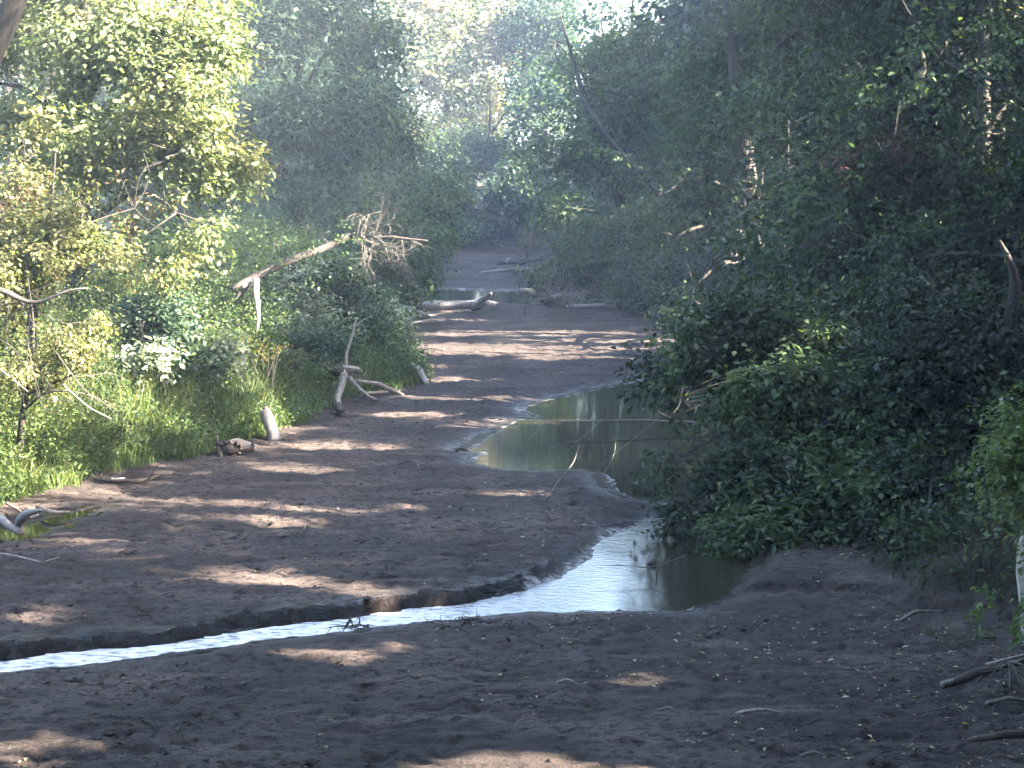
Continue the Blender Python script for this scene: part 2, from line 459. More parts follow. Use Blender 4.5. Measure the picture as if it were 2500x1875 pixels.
TRI = [0]
def build_tree(name, label, cat, base, top, lobes, r0=.16, leaf=.11, lai=1.0, pal='green', accent=None, acc=.12, group=None, trunk_mat=None, limbs=True, mat=None, split=True, flat=.6, sub=(6, .46, .66), **kw):
    kw['flat'] = flat
    base = np.array(base, float)
    root = empty(name, base, label, cat, group)
    ctrl = [base - np.array([0, 0, .3]), base + (np.array(top) - base) * .35 + RNG.normal(size=3) * .12, base + (np.array(top) - base) * .7 + RNG.normal(size=3) * .15, np.array(top, float)]
    paths = [smooth_path(ctrl, [r0 * 1.25, r0 * .85, r0 * .5, r0 * .12], 14, .12)]
    if limbs:
        tp = paths[0][0]
        for c, r in lobes:
            c = np.array(c)
            zt = base[2] + (c[2] - base[2]) * .62
            i = int(np.clip(np.searchsorted(tp[:, 2], zt), 2, len(tp) - 2)) if tp[-1, 2] > tp[0, 2] else 6
            a = tp[i]
            mid = (a + c) / 2 + np.array([0, 0, .15 * np.linalg.norm(c - a)]) + RNG.normal(size=3) * .15
            paths.append(smooth_path([a, mid, c], [r0 * .38, r0 * .24, r0 * .10], 7, .15))
            for _ in range(4 if split else 1):
                o = norm(RNG.normal(size=3)); paths.append(smooth_path([c, c + o * r * .5 + RNG.normal(size=3) * .1, c + o * r * .95], [r0 * .10, r0 * .06, .006], 4, .1))
    V, Fs = tube_arrays(paths, 6)
    tm = raw_mesh('trunk', V, Fs, trunk_mat or M_BARK, smooth=True)
    link('trunk', tm, root)
    res = crown(split_lobes(lobes, *sub) if split else lobes, lai, leaf, pal=pal, accent=accent, acc=acc, **kw)
    if res is not None and len(res[0]):
        V, Fc, T = res
        TRI[0] += len(Fc)
        link('crown', raw_mesh('crown', V, Fc, mat or M_LEAF, tint=T), root)
    return root

def split_lobes(lobes, n_=6, sc=.46, off=.66):
    out = []
    for c, r in lobes:
        if r < .35: out.append((np.array(c), r)); continue
        for k_ in range(n_):
            o = norm(RNG.normal(size=3)); out.append((np.array(c) + o * r * off * (.6 + .5 * RNG.random()) * np.array([1, 1, .8]), r * sc * (.75 + .5 * RNG.random())))
    return out

def lobes_px(lst, jitter=.0):
    """(u, v, distance, radius in px) -> world lobes"""
    return [(P(u, v, d), r * d / F) for u, v, d, r in lst]

# ------------------------------------------------------------------ terrain
ys = [-60.0, -30, -10, 0, 6, 10, 12]
y = 12.0
while y < 27: y += .068; ys.append(y)
st = .075
while y < 118: st = min(st * 1.014, .45); y += st; ys.append(y)
while y < 420: st *= 1.25; y += st; ys.append(y)
xs = list(np.arange(-8.6, 8.61, .088))
x, st = 8.6, .1
while x < 300: st *= 1.22; x += st; xs.append(x); xs.insert(0, -x)
XS, YS = np.array(xs), np.array(ys)
GX, GY = np.meshgrid(XS, YS)
GH, GS = height(GX, GY)
wet = np.zeros_like(GX); pale_rim = np.zeros_like(GX)
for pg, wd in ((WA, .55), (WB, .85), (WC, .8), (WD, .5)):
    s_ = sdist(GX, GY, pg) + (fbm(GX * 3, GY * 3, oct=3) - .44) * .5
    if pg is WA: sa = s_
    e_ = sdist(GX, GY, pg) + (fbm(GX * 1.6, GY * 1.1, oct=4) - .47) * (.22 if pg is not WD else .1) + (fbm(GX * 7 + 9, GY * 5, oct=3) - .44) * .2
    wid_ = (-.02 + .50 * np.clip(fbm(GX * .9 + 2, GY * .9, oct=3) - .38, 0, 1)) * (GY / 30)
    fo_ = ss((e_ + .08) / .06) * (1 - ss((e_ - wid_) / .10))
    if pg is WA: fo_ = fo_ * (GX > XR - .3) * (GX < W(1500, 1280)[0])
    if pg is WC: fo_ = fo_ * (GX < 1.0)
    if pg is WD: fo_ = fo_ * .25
    pale_rim = np.maximum(pale_rim, fo_)  # paler mud colour in a band along the waterline
    wet = np.maximum(wet, 1 - ss(s_ / wd))
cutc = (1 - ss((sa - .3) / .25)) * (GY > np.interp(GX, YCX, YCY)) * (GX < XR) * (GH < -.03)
soil = ss((GS + .15 + (fbm(GX * 2, GY * 2) - .45) * .8) / 1.0)
nx, ny = len(XS), len(YS)
V = np.stack([GX.ravel(), GY.ravel(), GH.ravel()], 1)
i = np.arange(ny - 1)[:, None] * nx + np.arange(nx - 1)[None]
Q = np.stack([i, i + 1, i + nx + 1, i + nx], -1).reshape(-1, 4)

n = NT('river_mud')
g = n.n('ShaderNodeNewGeometry').outputs['Position']
at = n.n('ShaderNodeVertexColor', layer_name='tint')
sep = n.n('ShaderNodeSeparateColor'); n.l(at.outputs[0], sep.inputs[0])
big = n.noise(n.mapping(g, (.5, .35, 1)), 1.0, 4, .6)
mid = n.noise(n.mapping(g, (1, 1.3, 1)), 4.0, 5, .65)
fine = n.noise(g, 26.0, 5, .75)
spots = n.noise(n.mapping(g, (1.0, 1.4, 1)), 7.0, 6, .72)
c = n.ramp(big, [(.40, (.045, .032, .029)), (.5, (.078, .057, .052)), (.60, (.148, .112, .101))])
c = n.mix(n.ramp(mid, [(.42, 0.0), (.60, .55)]), c, (.070, .050, .045))
silt = n.noise(n.mapping(g, (.22, .9, 1)), 1.6, 4, .55)
c = n.mix(n.ramp(silt, [(.52, 0.0), (.64, .7)]), c, (.175, .13, .115))
c = n.mix(n.ramp(spots, [(.50, 0.0), (.57, .9)]), c, (.017, .014, .013))
c = n.mix(n.ramp(fine, [(.3, .5), (.7, 0.0)]), c, (.025, .021, .020))
c = n.mix(n.ramp(n.noise(g, 60, 2, .5), [(.68, 0.0), (.74, .5)]), c, (.22, .19, .165))
c = n.mix(sep.outputs[0], c, n.mix(.6, c, (.022, .018, .016)))
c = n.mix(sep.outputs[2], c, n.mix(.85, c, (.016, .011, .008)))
c = n.mix(sep.outputs[1], c, n.ramp(fine, [(.3, (.015, .012, .008)), (.7, (.06, .046, .03))]))
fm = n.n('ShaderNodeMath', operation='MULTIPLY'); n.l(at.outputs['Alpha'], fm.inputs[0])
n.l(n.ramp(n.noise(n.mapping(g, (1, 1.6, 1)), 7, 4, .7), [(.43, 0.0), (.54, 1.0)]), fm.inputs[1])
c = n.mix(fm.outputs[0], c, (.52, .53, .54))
pr = n.n('ShaderNodeBsdfPrincipled'); n.l(c, pr.inputs['Base Color'])
rg = n.ramp(sep.outputs[0], [(.0, .88), (.55, .55), (.9, .20)])
n.l(rg, pr.inputs['Roughness']); pr.inputs['Specular IOR Level'].default_value = .25
hsum = n.n('ShaderNodeMath', operation='ADD'); n.l(mid, hsum.inputs[0])
hm = n.n('ShaderNodeMath', operation='MULTIPLY'); n.l(fine, hm.inputs[0]); hm.inputs[1].default_value = .45; n.l(hm.outputs[0], hsum.inputs[1])
b = n.n('ShaderNodeBump'); b.inputs['Strength'].default_value = 1.0; b.inputs['Distance'].default_value = .3
n.l(hsum.outputs[0], b.inputs['Height']); n.l(b.outputs[0], pr.inputs['Normal']); n.l(pr.outputs[0], n.out.inputs[0])
M_MUD = n.m
gm = raw_mesh('ground', V, Q, M_MUD, tint=np.stack([wet.ravel(), soil.ravel(), cutc.ravel(), pale_rim.ravel()], 1), smooth=True)
tag(link('ground', gm), kind='structure')

# ------------------------------------------------------------------ water
def water_material(name, ripple, dist, scale, rough=.02, xfade=None):
    n = NT(name)
    g = n.n('ShaderNodeNewGeometry').outputs['Position']
    pr = n.n('ShaderNodeBsdfPrincipled')
    pr.inputs['Base Color'].default_value = (.016, .015, .009, 1); pr.inputs['Roughness'].default_value = rough
    pr.inputs['IOR'].default_value = 1.33; pr.inputs['Specular IOR Level'].default_value = .5
    f = n.noise(n.mapping(g, scale), 1.0, 4, .6)
    b = n.n('ShaderNodeBump'); b.inputs['Strength'].default_value = ripple; b.inputs['Distance'].default_value = dist
    if xfade is not None:       # riffles where the water runs, calm where it stands under the tree
        sx = n.n('ShaderNodeSeparateXYZ'); n.l(g, sx.inputs[0])
        mr = n.n('ShaderNodeMapRange', interpolation_type='SMOOTHSTEP'); n.l(sx.outputs[0], mr.inputs[0])
        for i_, v_ in ((1, xfade - 3.2), (2, xfade + .2), (3, 1.0), (4, .06)): mr.inputs[i_].default_value = v_
        n.l(mr.outputs[0], b.inputs['Strength'])
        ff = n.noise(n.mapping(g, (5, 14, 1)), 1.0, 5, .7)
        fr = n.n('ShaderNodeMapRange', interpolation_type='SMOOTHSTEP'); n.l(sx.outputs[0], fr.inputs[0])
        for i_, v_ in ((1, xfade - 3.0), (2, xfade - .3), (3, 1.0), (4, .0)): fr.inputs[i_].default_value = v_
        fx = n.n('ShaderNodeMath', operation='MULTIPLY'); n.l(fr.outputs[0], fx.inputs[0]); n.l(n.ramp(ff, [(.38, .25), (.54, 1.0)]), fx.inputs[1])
        n.l(n.mix(fx.outputs[0], (.016, .015, .009), (.66, .68, .70)), pr.inputs['Base Color'])  # sky reflected off the riffles put into the water colour as white
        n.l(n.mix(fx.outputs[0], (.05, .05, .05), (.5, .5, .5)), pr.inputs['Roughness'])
    n.l(f, b.inputs['Height']); n.l(b.outputs[0], pr.inputs['Normal']); n.l(pr.outputs[0], n.out.inputs[0])
    return n.m
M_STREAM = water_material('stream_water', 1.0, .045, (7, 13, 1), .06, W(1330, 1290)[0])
M_POOL = water_material('pool_water', .5, .0022, (3, 7, 1), .015)
def water(name, pg, z, mat, cell):
    x0, y0 = pg.min(0) - .8; x1, y1 = pg.max(0) + .8
    X, Y = np.meshgrid(np.arange(x0, x1, cell), np.arange(y0, y1, cell))
    ins = sdist(X + cell / 2, Y + cell / 2, pg) < .45
    h, w = X.shape
    idx = np.arange(h * w).reshape(h, w)
    ii, jj = np.nonzero(ins[:-1, :-1])
    q = np.stack([idx[ii, jj], idx[ii, jj + 1], idx[ii + 1, jj + 1], idx[ii + 1, jj]], 1)
    used, inv = np.unique(q, return_inverse=True)
    V = np.stack([X.ravel(), Y.ravel(), np.full(h * w, z)], 1)[used]
    tag(link(name, raw_mesh(name, V, inv.reshape(-1, 4), mat)), kind='structure')
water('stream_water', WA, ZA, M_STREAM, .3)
water('pool_water', WB, ZB, M_POOL, .3)
water('far_pool_water', WC, ZC, M_POOL, .5)
water('puddle_water', WD, ZD, M_POOL, .2)

# ------------------------------------------------------------------ trees of the left bank
def on(u, v, d):
    p = P(u, v, d); return np.array([p[0], d, hz(p[0], d)])
def X(u, d): return (u - 1106) / F * d

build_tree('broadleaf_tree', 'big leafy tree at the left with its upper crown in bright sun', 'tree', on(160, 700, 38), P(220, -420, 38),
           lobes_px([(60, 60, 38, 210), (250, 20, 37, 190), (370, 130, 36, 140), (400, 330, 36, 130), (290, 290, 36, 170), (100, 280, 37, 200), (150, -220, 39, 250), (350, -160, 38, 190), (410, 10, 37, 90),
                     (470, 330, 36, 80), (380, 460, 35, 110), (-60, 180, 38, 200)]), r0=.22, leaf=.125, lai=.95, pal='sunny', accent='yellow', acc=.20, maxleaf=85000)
build_tree('broadleaf_tree', 'yellowing small tree with bare grey twigs below the big left tree', 'tree', on(60, 800, 33), P(120, 330, 33),
           lobes_px([(40, 420, 34, 130), (170, 430, 34, 120), (290, 450, 34, 100), (60, 560, 33, 130), (200, 560, 33, 110), (310, 560, 34, 90), (-40, 650, 32, 120), (100, 500, 33, 100)]), r0=.10, leaf=.095, lai=.75, pal='yellow', accent='brown', acc=.22, hole=.44)
build_tree('dry_bush', 'brown and yellow leaved bush of hanging dry branches at the left edge', 'bush', on(30, 900, 30), P(60, 600, 30),
           lobes_px([(30, 640, 30, 110), (130, 720, 30, 90), (60, 780, 29.5, 100), (180, 800, 29.5, 60), (190, 850, 29, 40), (-30, 720, 30, 110)]), r0=.06, leaf=.075, lai=.6, pal='yellow', accent='brown', acc=.45, hole=.45, droop=.9)
build_tree('broadleaf_tree', 'small dark green tree behind the fallen dead trunk', 'tree', on(420, 700, 42), P(440, 420, 42),
           lobes_px([(300, 600, 40, 90), (420, 590, 41, 90), (500, 560, 42, 80), (380, 540, 42, 90), (260, 640, 38, 70), (600, 560, 44, 70), (520, 640, 40, 60)]), r0=.08, leaf=.13, lai=.8, pal='green', accent='bright', acc=.3)
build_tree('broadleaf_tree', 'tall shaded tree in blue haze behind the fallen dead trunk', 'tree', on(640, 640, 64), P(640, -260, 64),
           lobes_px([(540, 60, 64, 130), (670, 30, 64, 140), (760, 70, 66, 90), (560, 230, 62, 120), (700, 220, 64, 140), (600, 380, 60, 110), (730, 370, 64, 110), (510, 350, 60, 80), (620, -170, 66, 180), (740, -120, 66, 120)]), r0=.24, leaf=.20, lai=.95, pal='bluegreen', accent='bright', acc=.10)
build_tree('broadleaf_tree', 'green tree left of the far river bend, crown reaching over the mud', 'tree', on(790, 640, 72), P(830, 130, 72),
           lobes_px([(790, 200, 74, 90), (850, 340, 74, 90), (780, 330, 72, 90), (850, 430, 70, 100), (930, 420, 72, 70), (760, 460, 68, 90), (900, 370, 74, 50)]), r0=.18, leaf=.19, lai=.95, pal='green', accent='bright', acc=.25)
build_tree('river_bush', 'dense bush with a pale lit tip overhanging the far left pool', 'bush', on(800, 700, 62), P(860, 470, 62),
           lobes_px([(880, 520, 62, 70), (950, 500, 62, 35), (900, 590, 62, 65), (840, 600, 62, 70), (780, 560, 62, 70), (820, 660, 61, 50), (870, 650, 62, 45), (720, 600, 60, 60)]), r0=.08, leaf=.15, lai=1.0, pal='green', accent='bright', acc=.35, droop=.6)
for (u, v, d, r, lab) in [(290, 700, 35, 75, 'pale flowering bush nearest the left edge, above the weedy bank'),
                          (440, 720, 37, 60, 'low pale flowering bush in the middle of the left bank'),
                          (660, 640, 43, 75, 'tall dark bush with pale flower sprays under the fallen dead trunk'),
                          (650, 725, 41.5, 65, 'pale flowering bush behind the root wad'),
                          (795, 690, 45.5, 50, 'pale feathery bush nearest the mud on the left bank')]:
    ls = [(u - r * .7, v + 8, d, r * .75), (u, v - r * .3, d, r * .85), (u + r * .8, v + 5, d, r * .75), (u + r * .2, v + r * .6, d - .5, r * .8), (u - r * .3, v + r * .7, d - .4, r * .7)]
    build_tree('flowering_bush', lab, 'bush', on(u, v + r, d), P(u, v, d), lobes_px(ls), r0=.04, leaf=.11, lai=.9, pal='dark' if v < 660 and u > 600 else 'bluegreen', accent='pale', acc=.45, droop=.2, group='pale flowering bushes on the left bank', flat=.7)
# ------------------------------------------------------------------ trees at the far end
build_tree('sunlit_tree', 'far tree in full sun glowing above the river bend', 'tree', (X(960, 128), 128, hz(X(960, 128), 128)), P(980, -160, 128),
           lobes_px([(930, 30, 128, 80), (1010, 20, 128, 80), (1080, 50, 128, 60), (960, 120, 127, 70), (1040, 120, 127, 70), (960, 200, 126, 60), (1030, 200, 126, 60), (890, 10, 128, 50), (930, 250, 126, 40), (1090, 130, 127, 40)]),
           r0=.3, maxleaf=30000, leaf=.32, lai=2.2, pal='sunlit_gold', accent='sunny', acc=.3, carve=False, split=False, flat=.85, hole=.36, limbs=False)
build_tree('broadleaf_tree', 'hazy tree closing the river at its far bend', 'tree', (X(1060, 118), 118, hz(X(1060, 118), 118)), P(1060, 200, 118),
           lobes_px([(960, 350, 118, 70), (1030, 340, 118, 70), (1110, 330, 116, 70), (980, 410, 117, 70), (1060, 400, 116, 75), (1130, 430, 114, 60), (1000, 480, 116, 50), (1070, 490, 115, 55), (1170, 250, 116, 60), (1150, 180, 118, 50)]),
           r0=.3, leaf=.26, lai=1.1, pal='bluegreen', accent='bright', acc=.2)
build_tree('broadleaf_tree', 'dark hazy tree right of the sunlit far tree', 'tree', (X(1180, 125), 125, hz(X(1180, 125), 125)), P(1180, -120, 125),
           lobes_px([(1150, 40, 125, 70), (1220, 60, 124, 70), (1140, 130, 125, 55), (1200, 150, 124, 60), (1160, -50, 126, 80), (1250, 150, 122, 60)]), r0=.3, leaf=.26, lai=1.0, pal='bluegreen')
# ------------------------------------------------------------------ trees of the right bank
build_tree('leaning_tree', 'tree leaning left over the far mud with its dark limbs showing', 'tree', on(1400, 640, 74), P(1210, 30, 74),
           lobes_px([(1200, 90, 76, 60), (1290, 110, 76, 65), (1370, 120, 76, 70), (1210, 330, 74, 85), (1300, 230, 75, 90), (1400, 200, 75, 100), (1290, 380, 72, 90), (1400, 350, 74, 100), (1210, 450, 72, 60), (1290, 490, 70, 80), (1390, 480, 70, 90),
                     (1200, 540, 71, 45), (1270, 560, 70, 55), (1350, 570, 69, 60)]), r0=.26, leaf=.20, lai=.95, pal='green', accent='bright', acc=.18)
limb('dead_branch', [P(1545, 553, 70), P(1500, 520, 70), P(1400, 390, 71), P(1330, 320, 72), P(1250, 200, 73), P(1200, 120, 74)], [.18, .15, .11, .08, .05, .02], M_BARK, n=18)
tag(bpy.data.objects['dead_branch'], 'long dark limb slanting up left through the right bank foliage', 'branch')
build_tree('broadleaf_tree', 'broad green tree of the right bank above the mid pool', 'tree', on(1660, 760, 56), P(1560, -240, 56),
           lobes_px([(1580, 120, 58, 100), (1640, 60, 57, 110), (1740, 60, 56, 120), (1570, 280, 57, 90), (1660, 220, 56, 130), (1480, 380, 56, 110), (1600, 390, 55, 120), (1740, 380, 54, 120), (1460, 510, 54, 70), (1540, 560, 53, 80), (1640, 540, 52, 100),
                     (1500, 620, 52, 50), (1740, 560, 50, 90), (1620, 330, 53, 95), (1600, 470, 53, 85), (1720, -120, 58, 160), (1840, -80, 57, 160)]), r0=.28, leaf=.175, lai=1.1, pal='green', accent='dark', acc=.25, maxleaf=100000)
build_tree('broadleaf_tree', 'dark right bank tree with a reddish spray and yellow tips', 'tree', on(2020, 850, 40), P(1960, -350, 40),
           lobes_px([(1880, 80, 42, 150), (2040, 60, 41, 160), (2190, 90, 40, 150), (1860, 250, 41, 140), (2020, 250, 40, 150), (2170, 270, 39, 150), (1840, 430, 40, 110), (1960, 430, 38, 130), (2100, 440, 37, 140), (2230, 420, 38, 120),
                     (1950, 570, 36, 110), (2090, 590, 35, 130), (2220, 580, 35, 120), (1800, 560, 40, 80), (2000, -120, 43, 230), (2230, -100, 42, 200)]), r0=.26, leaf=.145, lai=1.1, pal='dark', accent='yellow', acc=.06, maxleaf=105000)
build_tree('reddish_spray', 'reddish leaved sapling crown showing in the dark right foliage', 'sapling', on(1960, 850, 37.3), P(1900, 330, 37.3),
           lobes_px([(1870, 325, 37.3, 35), (1930, 320, 37.3, 45), (1820, 345, 37.3, 25)]), r0=.05, leaf=.11, lai=.5, pal='red', carve=False, limbs=True)
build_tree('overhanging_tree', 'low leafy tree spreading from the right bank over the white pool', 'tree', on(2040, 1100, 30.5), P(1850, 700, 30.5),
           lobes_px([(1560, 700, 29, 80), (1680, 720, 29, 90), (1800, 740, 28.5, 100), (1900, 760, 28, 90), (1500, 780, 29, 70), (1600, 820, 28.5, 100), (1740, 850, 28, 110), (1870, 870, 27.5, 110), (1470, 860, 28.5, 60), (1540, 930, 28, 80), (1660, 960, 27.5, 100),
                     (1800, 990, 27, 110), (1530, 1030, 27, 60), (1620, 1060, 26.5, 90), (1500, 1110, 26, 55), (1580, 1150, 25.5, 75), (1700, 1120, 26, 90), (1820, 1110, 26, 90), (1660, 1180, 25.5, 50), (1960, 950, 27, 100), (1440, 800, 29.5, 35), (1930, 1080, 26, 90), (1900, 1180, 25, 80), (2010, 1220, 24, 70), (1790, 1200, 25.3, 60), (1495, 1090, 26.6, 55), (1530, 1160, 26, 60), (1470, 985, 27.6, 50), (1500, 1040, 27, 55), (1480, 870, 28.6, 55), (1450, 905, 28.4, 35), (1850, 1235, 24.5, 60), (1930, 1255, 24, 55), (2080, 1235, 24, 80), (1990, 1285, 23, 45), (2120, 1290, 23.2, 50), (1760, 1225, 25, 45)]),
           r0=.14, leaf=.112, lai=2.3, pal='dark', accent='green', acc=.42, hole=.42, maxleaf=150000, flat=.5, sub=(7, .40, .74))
build_tree('broadleaf_tree', 'leafy tree, deep shade put into its leaf colour, filling the right edge behind the near sapling', 'tree', on(2190, 1240, 27), P(2160, 520, 27),
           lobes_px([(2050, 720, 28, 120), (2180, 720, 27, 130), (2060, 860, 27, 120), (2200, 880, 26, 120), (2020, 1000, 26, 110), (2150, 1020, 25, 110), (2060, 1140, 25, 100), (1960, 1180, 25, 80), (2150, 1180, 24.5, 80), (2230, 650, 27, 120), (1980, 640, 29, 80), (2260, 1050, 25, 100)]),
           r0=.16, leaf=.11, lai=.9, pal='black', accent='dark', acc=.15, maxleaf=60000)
build_tree('sapling', 'fresh green sapling nearest the camera at the right edge', 'sapling', on(2245, 1400, 20.0), P(2230, 900, 20),
           lobes_px([(2170, 950, 20, 80), (2130, 1050, 20, 50), (2210, 1060, 19.5, 90), (2120, 1140, 19.5, 35), (2200, 1180, 19.2, 80), (2150, 1270, 19.2, 40), (2230, 1270, 19, 60), (2260, 950, 20, 100)]), r0=.13, leaf=.085, lai=1.3, pal='bright', accent='yellow', acc=.10, hole=.40, trunk_mat=M_GREY, limbs=False, carve=False)
for (ls, lab) in [([(1180, 590, 72, 40), (1250, 600, 70, 50), (1330, 590, 68, 55), (1400, 600, 66, 55)], 'low shaded bush on the right bank behind the far root wad'),
                  ([(1440, 640, 62, 45), (1490, 690, 58, 50), (1540, 660, 56, 60), (1520, 740, 54, 45)], 'low shaded bush at the right end of the far pool'),
                  ([(1500, 790, 45, 60), (1570, 760, 46, 60), (1620, 800, 42, 70), (1560, 700, 48, 60)], 'dark bush behind the top of the overhanging tree')]:
    u0 = sum(l[0] for l in ls) / len(ls); d0 = sum(l[2] for l in ls) / len(ls)
    build_tree('river_bush', lab, 'bush', (X(u0, d0) + 1, d0 + 1, hz(X(u0, d0) + 1, d0 + 1)), P(u0, ls[0][1] - 20, d0), lobes_px(ls), r0=.05, leaf=.14, lai=.9, pal='dark', accent='green', acc=.3, droop=.6)

# ------------------------------------------------------------------ the wood behind, on both banks
def wood_tree(x, y, h, cr, label, group, leaf=.30, pal='dark', lai=.8, low=.35, maxleaf=9000, hole=.42):
    z = hz(x, y)
    if y > 12 and abs(x) - cr * 1.45 - .3 < .28 * (y + 3) and y < 75 and abs(x) < 13:
        leaf, maxleaf, lai = (.13 if y < 34 else .19), 13000, .8
    ls = []
    for _ in range(8):
        a = RNG.random() * 6.28; r = cr * (.25 + .55 * RNG.random()); t = low + (1 - low) * RNG.random()
        ls.append((np.array([x + math.cos(a) * r, y + math.sin(a) * r, z + h * t * .93]), cr * (.42 + .2 * RNG.random())))
    ls.append((np.array([x, y, z + h * .88]), cr * .55))
    build_tree('broadleaf_tree', label, 'tree', (x, y, z), (x, y, z + h), ls, r0=.2, split=y > 5 and leaf < .2, flat=.85, leaf=leaf, lai=lai, pal=pal, group=group, maxleaf=maxleaf, accent='green', acc=.3, hole=hole)
GR, GL = 'trees of the wood beyond the right bank', 'trees of the wood beyond the left bank'
for yy in np.arange(-30, 112, 7.5):
    for row, xx in enumerate((9.5, 14.5, 21.0)):
        x_ = xx + RNG.normal() * 1.0 + max(0, 22 - yy) * (.12 if yy > 0 else .0); y_ = yy + RNG.normal() * 1.2 + row * 1.5
        if row == 0 and yy < 26: x_ += 4.0 if yy < 20 else 1.5
        if row == 0 and yy > 56: x_ += 3.2
        wood_tree(x_, y_, max(8.0, .6 * (x_ + 8) + float(np.interp(yy, [14, 20, 46, 54, 92, 98], [7, .4, .4, 8, 8, -6])) + RNG.random() * 1.2), 4.2, 'shaded forest tree standing among others in the wood beyond the right bank', GR, leaf=.72 if row > 1 else .62, lai=3.0, hole=.36, maxleaf=4000 if row > 1 else 5500, low=.10)
for yy in np.arange(-30, 118, 8.0):
    for row, xx in enumerate((-13.5, -20.0)):
        x_ = xx + RNG.normal(); y_ = yy + 6 + RNG.normal() * 1.2
        if yy < 66 and row: continue
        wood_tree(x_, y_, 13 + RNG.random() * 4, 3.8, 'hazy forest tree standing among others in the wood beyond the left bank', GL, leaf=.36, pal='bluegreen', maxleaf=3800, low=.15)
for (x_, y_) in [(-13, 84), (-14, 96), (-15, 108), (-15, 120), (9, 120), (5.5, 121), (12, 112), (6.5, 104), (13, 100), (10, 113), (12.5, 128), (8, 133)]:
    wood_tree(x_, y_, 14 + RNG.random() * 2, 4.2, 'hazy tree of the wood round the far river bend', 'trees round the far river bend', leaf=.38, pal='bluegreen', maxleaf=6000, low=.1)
for yy in np.arange(27, 62, 7.0):  # added trees, their high crowns block sky light from the mud
    x_ = -15 + RNG.normal() * .4; z_ = hz(x_, yy)
    ls = [(np.array([x_ + 4.5 + 8 * RNG.random(), yy + RNG.normal() * 2.2, z_ + 14.0 + yy * .05 + 2.5 * RNG.random()]), 1.5 + .5 * RNG.random()) for _ in range(10)]
    build_tree('broadleaf_tree', 'tall left bank tree added so its high crown cuts sky light on the mud', 'tree', (x_, yy, z_), (x_ + 6, yy, z_ + 16), ls, r0=.2, leaf=.34, lai=1.3, pal='green', maxleaf=5000, split=False, group='shade trees added along the left bank')
# unseen trees added around the viewpoint to cut light on near mud and foliage
for (x_, y_, lx, h_) in [(8.6, 9, -2.6, 13), (9.2, 15, -3.0, 15), (9.6, 21, -2.2, 15.5), (-9.5, 7, 3.0, 14), (-10.6, 14, 3.0, 15), (-11.5, 21, 2.6, 15.5),
                         (-9, -20, 0, 16), (-4, -24, 0, 17), (1, -22, 0, 16), (6, -24, 0, 17), (10, -19, 0, 16), (9.5, -8, -7, 15), (-9.5, -9, 7, 15), (9.5, -1, -7.5, 15.5), (-9.5, 0, 7.5, 15)]:
    z_ = hz(x_, y_)
    low_ = .74 if y_ > 12 else .62 if y_ > -12 else .12
    ls = []
    for k_ in range(10):
        t_ = low_ + (1 - low_) * RNG.random()
        ls.append((np.array([x_ + lx * (.2 + 1.1 * RNG.random()) + RNG.normal() * (.8 if y_ > 0 else 1.6), y_ + RNG.normal() * 2.0, z_ + h_ * t_ * .95]), 1.7 + .6 * RNG.random()))
    build_tree('broadleaf_tree', 'unseen tall tree added to shade the near mud' if y_ > -12 else 'unseen tall tree added to block sky light from behind the viewpoint', 'tree', (x_, y_, z_), (x_ + lx * .6, y_, z_ + h_), ls, r0=.22, leaf=.5 if y_ < 12 else .16, hole=.38, lai=2.2 if y_ < 12 else 1.2, pal='green', maxleaf=6500 if y_ < 12 else 16000, split=False,
               group='unseen shade trees added beside the viewpoint' if y_ > -12 else 'unseen shade trees added behind the viewpoint')
# far-off wood, one mass
ls = []
for k_ in range(44):
    x_ = -46 + k_ * 2.2 + RNG.normal(); y_ = 142 + RNG.normal() * 5
    for t in (.12, .38, .64, .86):
        ls.append((np.array([x_ + RNG.normal(), y_ + RNG.normal(), hz(x_, y_) + 19 * t + RNG.normal()]), 2.6 + RNG.random()))
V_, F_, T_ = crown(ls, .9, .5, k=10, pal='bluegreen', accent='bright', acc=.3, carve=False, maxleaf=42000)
tag(link('far_wood', raw_mesh('far_wood', V_, F_, M_LEAF, tint=T_)), 'far-off hazy wood closing the view beyond the river bend', 'woodland', kind='stuff')
TRI[0] += len(F_)

# trunk in the top left corner
t = empty('leaning_tree', on(-170, 500, 30), 'dark bare trunk crossing the top left corner', 'tree trunk')
limb('trunk', [np.array(t.location) - (0, 0, .3), P(-90, 330, 29), P(0, 80, 28), P(40, 0, 28), P(110, -200, 28)], [.28, .2, .17, .15, .12], M_BARK, t, 10, 18)

# ------------------------------------------------------------------ undergrowth of the banks
def bank_points(n_, u0, u1, v0, v1, smin, smax):
    u = u0 + (u1 - u0) * RNG.random(n_); v = v0 + (v1 - v0) * RNG.random(n_)
    pts = np.array([W(a, b_, .0) for a, b_ in zip(u, v)])
    return pts

def scatter_bank(n_, left=True, smin=-.05, smax=6, ymin=24, ymax=75):
    out = []
    tot = 0
    while tot < n_:
        Y = ymin * (ymax / ymin) ** RNG.random(n_)
        if left: X_ = -12 + 12 * RNG.random(n_)
        else: X_ = 1 + 13 * RNG.random(n_)
        s_ = sdist(X_, Y, BED) + (fbm(X_ * 1.6, Y * 1.1, oct=4) - .47) * .7
        ok = (s_ > smin) & (s_ < smax) & (np.abs(X_ / Y) < .31)
        out.append(np.stack([X_[ok], Y[ok], s_[ok]], 1)); tot += ok.sum()
    return np.concatenate(out)[:n_]

